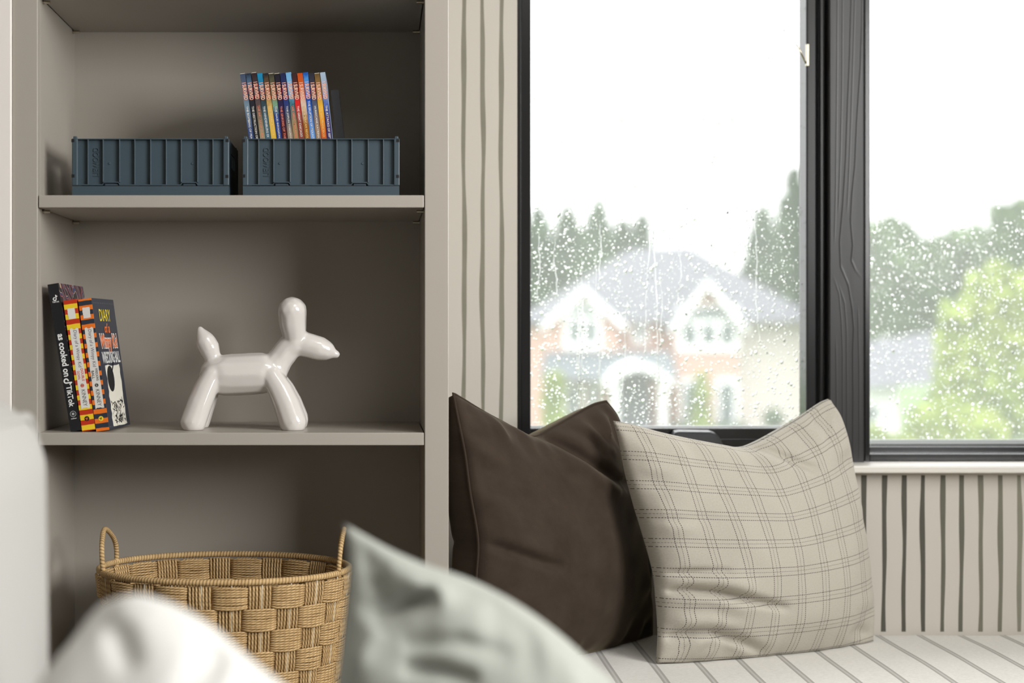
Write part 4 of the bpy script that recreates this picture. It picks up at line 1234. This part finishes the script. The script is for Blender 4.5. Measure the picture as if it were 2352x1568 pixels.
# white cushion, low in the foreground
def zpx(z, Y): return VY + (CZ - z) * FPX / Y
wc = cushion('throw_cushion',
    edge([(232, 1394), (272, 1372), (330, 1366), (410, 1392), (490, 1440), (570, 1508), (660, 1580), (800, 1700), (930, 1830)], 1.16, 1.10),
    edge([(-220, zpx(SEAT, 1.0)), (150, zpx(SEAT, 1.0) + 30), (500, zpx(SEAT, 1.0) + 40), (820, zpx(SEAT, 1.0))], 1.0, 1.0),
    edge([(232, 1394), (190, 1452), (150, 1512), (60, 1640), (-60, 1850), (-160, 2200), (-220, zpx(SEAT, 1.0))], 1.16, 1.0),
    edge([(930, 1830), (950, 2050), (900, 2400), (820, zpx(SEAT, 1.0))], 1.10, 1.0),
    0.085, 0.07, M_WHITECLOTH, zmin=SEAT + 0.001, xmin=-0.300, seed=21, wrinkle=0.007, pw=0.42,
    creases=(([(250, 1420), (300, 1480), (330, 1560)], -0.008, 30), ([(480, 1440), (520, 1520), (500, 1600)], -0.006, 30)))
tag(wc, 'plain white rounded cushion, blurred, in front of the basket', 'cushion')
# sage linen cushion
zl = zpx(SEAT, 1.28)
sc = cushion('throw_cushion',
    edge([(788, 1200), (830, 1224), (900, 1262), (980, 1296), (1080, 1330), (1180, 1380), (1270, 1442), (1350, 1512), (1430, 1592), (1540, 1730), (1620, 1860)], 1.38, 1.30),
    edge([(700, zl - 30), (950, zl), (1250, zl + 10), (1480, zl)], 1.28, 1.28),
    edge([(788, 1200), (800, 1260), (800, 1330), (792, 1420), (780, 1520), (768, 1640), (740, 2000), (700, zl - 30)], 1.38, 1.28),
    edge([(1620, 1860), (1640, 2060), (1560, 2300), (1480, zl)], 1.30, 1.28),
    0.085, 0.07, M_LINEN, zmin=SEAT + 0.001, seed=33, wrinkle=0.010, pw=0.5, centre=(0.52, 0.5),
    creases=(([(860, 1420), (930, 1390), (1010, 1365)], -0.020, 22), ([(890, 1300), (960, 1330), (1040, 1350)], 0.008, 30), ([(1040, 1370), (1110, 1362), (1160, 1372)], -0.010, 18),
             ([(930, 1480), (1060, 1470), (1180, 1500)], -0.008, 20), ([(930, 1530), (1020, 1535), (1100, 1555)], -0.014, 20), ([(780, 1560), (830, 1500), (870, 1440)], 0.010, 30),
             ([(860, 1330), (880, 1370), (840, 1420)], -0.008, 24)))
tag(sc, 'pale sage grey linen cushion with pointed corner, blurred, in the foreground', 'cushion')

# ------------------------------------------------------------------ outside: lawn, house, trees
GZ = -3.9
struct(box('ground', -60, 90, 3.2, 160, GZ - 0.2, GZ, mat('lawn', C(80, 102, 54), 0.95, var=0.2, var_scale=2)))
M_BRICK = mat('pink_brick', C(190, 152, 138), 0.9, var=0.08, var_scale=3)
M_ROOF = mat('grey_shingles', C(92, 92, 100), 0.9, var=0.1, var_scale=4)
M_ROOFD = mat('dark_shingles', C(92, 98, 104), 0.9, var=0.1, var_scale=4)
M_STUCCO = mat('pale_stucco', C(200, 192, 186), 0.9)
M_WTRIM = mat('white_trim_outdoor', C(238, 238, 240), 0.7)
M_DPANE = mat('house_window_glass', C(84, 96, 98), 0.4)
HY = 60.0
def hx(px, Y=HY): return XX(px, Y)
def hz(py, Y=HY): return ZZ(py, Y)
house = tag(empty('house', (hx(1550), HY + 4, GZ)), 'two-storey pink brick house with grey roof seen through the left pane', 'house')
def hb(name, p0, p1, q0, q1, y0, y1, m, par=house): return box(name, hx(p0), hx(p1), y0, y1, hz(q1), hz(q0), m, par, 0, 2, True) if q1 is not None else box(name, hx(p0), hx(p1), y0, y1, GZ, hz(q0), m, par, 0, 2, True)
def poly3(name, pts, faces, m, par=house): return addm(name, mesh(name, pts, faces), m, par, True)
def hroof(name, pts, y0, y1, th, m):
    """extruded roof slab: pts polyline in pixels"""
    vs, fs = [], []; n = len(pts)
    for yy in (y0, y1):
        for dz in (0, -th):
            for p in pts: vs.append((hx(p[0]), yy, hz(p[1]) + dz))
    for i in range(n - 1):
        for k in (0, n):
            fs.append((k + i, k + i + 1, 2 * n + k + i + 1, 2 * n + k + i))
        fs.append((i, n + i, n + i + 1, i + 1)); fs.append((2 * n + i, 2 * n + i + 1, 3 * n + i + 1, 3 * n + i))
    for i in (0, n - 1): fs.append((i, 2 * n + i, 3 * n + i, n + i))
    return addm(name, mesh(name, vs, fs), m, house, True)
hb('wall', 1250, 1690, 735, None, HY + 1, HY + 10, M_BRICK)
hb('wall', 1690, 1880, 738, None, HY + 1.5, HY + 9, M_STUCCO)
# main hip roof
e = 0.4
rp_ = [(hx(1225), HY + 0.4, hz(738)), (hx(1905), HY + 0.4, hz(738)), (hx(1905), HY + 11, hz(738)), (hx(1225), HY + 11, hz(738)),
       (hx(1420), HY + 5.5, hz(588, HY + 5)), (hx(1640), HY + 5.5, hz(552, HY + 5))]
rp_[4] = (hx(1500), HY + 5.5, CZ - (572 - VY) * (HY + 5.5) / FPX); rp_[5] = (hx(1650), HY + 5.5, CZ - (566 - VY) * (HY + 5.5) / FPX)
poly3('roof', rp_, [(0, 1, 5, 4), (1, 2, 5), (2, 3, 4, 5), (3, 0, 4), (3, 2, 1, 0)], M_ROOF)
for (pl, pr, pk, pyk, pb) in ((1245, 1420, 1332, 655, 742), (1536, 1694, 1612, 640, 748)):
    x0, x1, xm = hx(pl), hx(pr), hx(pk)
    f0, f1 = HY - 0.6, HY + 4.5
    # gable wall
    poly3('gable_wall', [(x0 + .15, f0, hz(pb)), (x1 - .15, f0, hz(pb)), (xm, f0, hz(pyk + 8)), (x0 + .15, f1, hz(pb)), (x1 - .15, f1, hz(pb)), (xm, f1, hz(pyk + 8)),
                         (x0 + .15, f0, GZ), (x1 - .15, f0, GZ), (x0 + .15, f1, GZ), (x1 - .15, f1, GZ)],
          [(0, 1, 2), (3, 5, 4), (6, 7, 1, 0), (8, 3, 4, 9), (6, 0, 3, 8), (7, 9, 4, 1), (0, 2, 5, 3), (1, 4, 5, 2)], M_BRICK)
    hroof('gable_roof', [(pl - 6, pb - 2), (pk, pyk), (pr + 6, pb - 2)], f0 - 0.4, f1, 0.18, M_ROOF)
    hroof('barge_board', [(pl - 8, pb + 4), (pk, pyk + 4), (pr + 8, pb + 4)], f0 - 0.55, f0 - 0.42, 0.28, M_WTRIM)
def hwin(p0, p1, q0, q1, y, arch=False, cols=2):
    fr_ = hb('window_frame', p0, p1, q0, q1, y - 0.12, y, M_WTRIM)
    w = (p1 - p0); mg = 13 if cols > 1 else 9
    n = cols; cw = (w - mg * (n + 1)) / n
    top = q0 + (42 if arch else 10)
    for k in range(n):
        a = p0 + mg + k * (cw + mg)
        o = box('pane', hx(a), hx(a + cw), y - 0.16, y - 0.1, hz(q1 - 16), hz(top), M_DPANE, None)
        o.parent = fr_; w_ = fr_.location + house.location; o.location = -w_
    if arch:
        pts = [(hx((p0 + p1) / 2) + 0.012 * (w * 0.42) * math.cos(t) * 1.2, y - 0.16, hz(q0 + 30) + 0.010 * (w * 0.30) * math.sin(t)) for t in np.linspace(0, math.pi, 10)]
        bkp = [(p[0], y - 0.1, p[2]) for p in pts]
        n2 = len(pts)
        o = addm('pane', mesh('pane', pts + bkp, [tuple(range(n2)), tuple(range(2 * n2 - 1, n2 - 1, -1))] + [(i, i + n2, i + n2 + 1, i + 1) for i in range(n2 - 1)]), M_DPANE)
        o.parent = fr_; o.location = -(fr_.location + house.location)
hwin(1290, 1376, 694, 802, HY - 0.6, True, 2)
hwin(1548, 1688, 702, 806, HY - 0.6, True, 3)
hwin(1462, 1496, 742, 790, HY + 1, False, 1)
hwin(1556, 1606, 868, 985, HY - 0.6, False, 1)
hwin(1636, 1684, 868, 985, HY - 0.6, False, 1)
hwin(1292, 1330, 880, 985, HY - 0.6, False, 1)
hwin(1342, 1372, 880, 985, HY - 0.6, False, 1)
# lower porch roof and portico
poly3('porch_roof', [(hx(1236), HY - 2.2, hz(868)), (hx(1534), HY - 2.2, hz(868)), (hx(1534), HY - 0.6, hz(806)), (hx(1248), HY - 0.6, hz(806)), (hx(1236), HY - .6, hz(868)), (hx(1534), HY - .6, hz(868))],
      [(0, 1, 2, 3), (0, 4, 5, 1), (0, 3, 4), (1, 5, 2), (3, 2, 5, 4)], M_ROOFD)
hroof('portico_roof', [(1366, 868), (1400, 838), (1436, 826), (1472, 838), (1510, 868)], HY - 3.2, HY - 0.6, 0.3, M_WTRIM)
for p in (1386, 1490): hb('column', p - 6, p + 6, 870, None, HY - 3.1, HY - 2.7, M_WTRIM)
hb('door', 1412, 1476, 884, None, HY + 0.8, HY + 0.98, M_DPANE)
hb('wall_recess', 1398, 1488, 872, None, HY - 0.55, HY - 0.5, M_ROOFD)

nb = tag(empty('house', (hx(2060, 45), 47, GZ)), 'white neighbouring house with pale sloping roof behind the green trees', 'house')
def nx_(px): return XX(px, 45)
def nz_(py): return ZZ(py, 45)
box('wall', nx_(1985), nx_(2076), 45.5, 49.5, GZ, nz_(890), M_WTRIM, nb, 0, 2, True)
box('window_frame', nx_(2002), nx_(2026), 45.4, 45.5, nz_(968), nz_(936), M_DPANE, nb, 0, 2, True)
addm('roof', mesh('roof', [(nx_(1975), 44.6, nz_(890)), (nx_(2148), 44.6, nz_(880)), (nx_(2200), 47, CZ - (760 - VY) * 47 / FPX), (nx_(1990), 47, CZ - (795 - VY) * 47 / FPX), (nx_(1975), 50, nz_(890)), (nx_(2148), 50, nz_(880))],
     [(0, 1, 2, 3), (1, 5, 2), (0, 3, 4), (4, 3, 2, 5), (0, 4, 5, 1)]), M_ROOF, nb, True)

def leaf_mat(name, a, b):
    a, b = (tuple(v * 0.46 for v in q[:3]) + (1,) for q in (a, b))
    m = bpy.data.materials.new(name); m.use_nodes = True
    t = NT(m); p = t.n['Principled BSDF']; p.inputs['Roughness'].default_value = 0.7
    tc = t.new('ShaderNodeTexCoord'); nz = t.new('ShaderNodeTexNoise'); nz.inputs['Scale'].default_value = 0.7
    t.link(tc.outputs['Object'], nz.inputs['Vector'])
    t.link(t.mix(nz.outputs['Fac'], a, b), p.inputs['Base Color'])
    p.inputs['Transmission Weight'].default_value = 0.0
    return m
M_CONIF = leaf_mat('conifer_needles', C(60, 96, 58), C(98, 136, 80))
M_LEAF = leaf_mat('fresh_leaves', C(166, 206, 50), C(236, 248, 112))
M_LEAFD = leaf_mat('mid_green_leaves', C(84, 122, 66), C(132, 168, 92))
M_BARK = mat('bark', C(96, 82, 68), 0.9)
def leaves(pts_n, rad):
    r = np.random.RandomState(len(pts_n) % 977)
    vs, fs = [], []
    for i, (c, s) in enumerate(pts_n):
        d1 = r.normal(size=3); d1 /= np.linalg.norm(d1); d2 = np.cross(d1, r.normal(size=3)); d2 /= np.linalg.norm(d2) + 1e-9
        o = len(vs)
        vs += [tuple(c - d1 * s), tuple(c + d2 * s * 0.5), tuple(c + d1 * s), tuple(c - d2 * s * 0.5)]
        fs.append((o, o + 1, o + 2, o + 3))
    return vs, fs
def conifer(px, pyt, Y, wpx, seed, label):
    r = np.random.RandomState(seed)
    x, zt = XX(px, Y), ZZ(pyt, Y); hgt = zt - GZ; w = 1.55 * wpx * Y / FPX
    t = empty('conifer_tree', (x, Y, GZ))
    P = []
    for k in range(4200):
        q = r.rand() ** 0.6                       # 0 top .. 1 bottom
        tier = 0.72 + 0.28 * abs(math.sin(q * 22 + seed))
        rad = w * (q ** 0.62) * tier * (r.rand() ** 0.4) * 1.15 + 0.05
        a = r.rand() * 6.283
        P.append((np.array([rad * math.cos(a), rad * math.sin(a), hgt * (1 - q * 0.93) - 0.25 * rad]), 0.36 + 0.30 * q))
    addm('foliage', mesh('foliage', *leaves(P, 0)), M_CONIF, t)
    cyl('trunk', (0, 0, 0), (0, 0, hgt * 0.9), 0.18, M_BARK, t)
    return tag(t, label, 'tree', 'trees beyond the window')
for i, (px, py, Y, w, lab) in enumerate((
    (1236, 478, 82, 62, 'leftmost dark conifer behind the brick house'), (1303, 472, 84, 55, 'conifer second from left behind the brick house'),
    (1372, 460, 80, 66, 'tallest conifer left of the brick house roof'), (1432, 500, 86, 55, 'shorter conifer just left of the bare sky gap'),
    (1474, 490, 83, 36, 'slim conifer at the edge of the bare sky gap'), (1752, 470, 84, 52, 'conifer above the right end of the brick house roof'),
    (1824, 385, 78, 58, 'tallest conifer beside the window sash at right'))):
    conifer(px, py, Y, w, 40 + i, lab)
def broadleaf(name, blobs, Y, m, seed, label, cnt=2600, ls=0.22):
    r = np.random.RandomState(seed); P = []
    cx_ = sum(b[0] for b in blobs) / len(blobs); x = XX(cx_, Y)
    t = empty(name, (x, Y, GZ))
    tot = sum(b[2] ** 2 for b in blobs)
    for (bx, by, br) in blobs:
        c = np.array([XX(bx, Y) - x, r.uniform(-1, 1) * br * Y / FPX * 0.4, ZZ(by, Y) - GZ]); R_ = br * Y / FPX
        for k in range(int(cnt * br * br / tot)):
            d = r.normal(size=3); d /= np.linalg.norm(d)
            P.append((c + d * R_ * (0.55 + 0.45 * r.rand() ** 0.5) * (1 + 0.12 * math.sin(7 * d[0] + 5 * d[2] + seed)), ls * r.uniform(0.7, 1.3)))
    addm('foliage', mesh('foliage', *leaves(P, 0)), m, t)
    top = max(ZZ(b[1], Y) for b in blobs) - GZ
    cyl('trunk', (0, 0, 0), (0, 0, top * 0.9), 0.14, M_BARK, t)
    return tag(t, label, 'tree', 'trees beyond the window')
broadleaf('broadleaf_tree', [(2020, 600, 90), (2070, 640, 80), (1995, 700, 80), (2110, 700, 70)], 62, M_LEAFD, 1, 'grey green tree against the post in the right pane', 5000, 0.42)
broadleaf('broadleaf_tree', [(2180, 610, 70), (2240, 600, 70), (2150, 680, 80), (2220, 690, 90)], 66, M_LEAFD, 2, 'muted green tree in the middle of the right pane', 5000, 0.45)
broadleaf('broadleaf_tree', [(2352, 540, 75), (2400, 600, 110), (2330, 640, 60)], 60, M_LEAFD, 3, 'tall dark green tree at the right edge of the frame', 4000, 0.42)
broadleaf('broadleaf_tree', [(2310, 690, 80), (2250, 760, 80), (2340, 790, 95), (2220, 850, 70), (2300, 900, 100), (2390, 700, 90), (2390, 880, 90), (2210, 950, 80)], 26, M_LEAF, 4, 'bright yellow green tree filling the right of the right pane', 9000, 0.14)
broadleaf('leafy_shrub', [(2130, 975, 45), (2175, 1000, 60), (2110, 1020, 40), (2230, 1010, 70)], 24, M_LEAF, 5, 'bright green shrub low in the right pane below the white house', 3500, 0.11)
broadleaf('leafy_shrub', [(2012, 1005, 22), (2045, 1028, 28)], 30, M_LEAF, 6, 'small green shrub next to the window post', 1200, 0.12)
broadleaf('leafy_shrub', [(1272, 880, 22), (1270, 920, 24), (1275, 965, 26)], 57, M_LEAF, 7, 'narrow green shrub in front of the brick house, left', 1400, 0.2)
broadleaf('leafy_shrub', [(1612, 870, 12), (1612, 905, 17), (1610, 945, 20), (1606, 985, 26)], 58, M_LEAF, 8, 'narrow green shrub in front of the brick house, right', 1400, 0.18)
broadleaf('leafy_shrub', [(1560, 990, 18), (1660, 992, 18), (1700, 990, 16)], 57.5, M_LEAFD, 9, 'low hedge along the foot of the brick house', 1200, 0.18)
broadleaf('leafy_shrub', [(1778, 962, 20)], 57, M_LEAFD, 10, 'dark round shrub before the pale wing of the house', 500, 0.16)
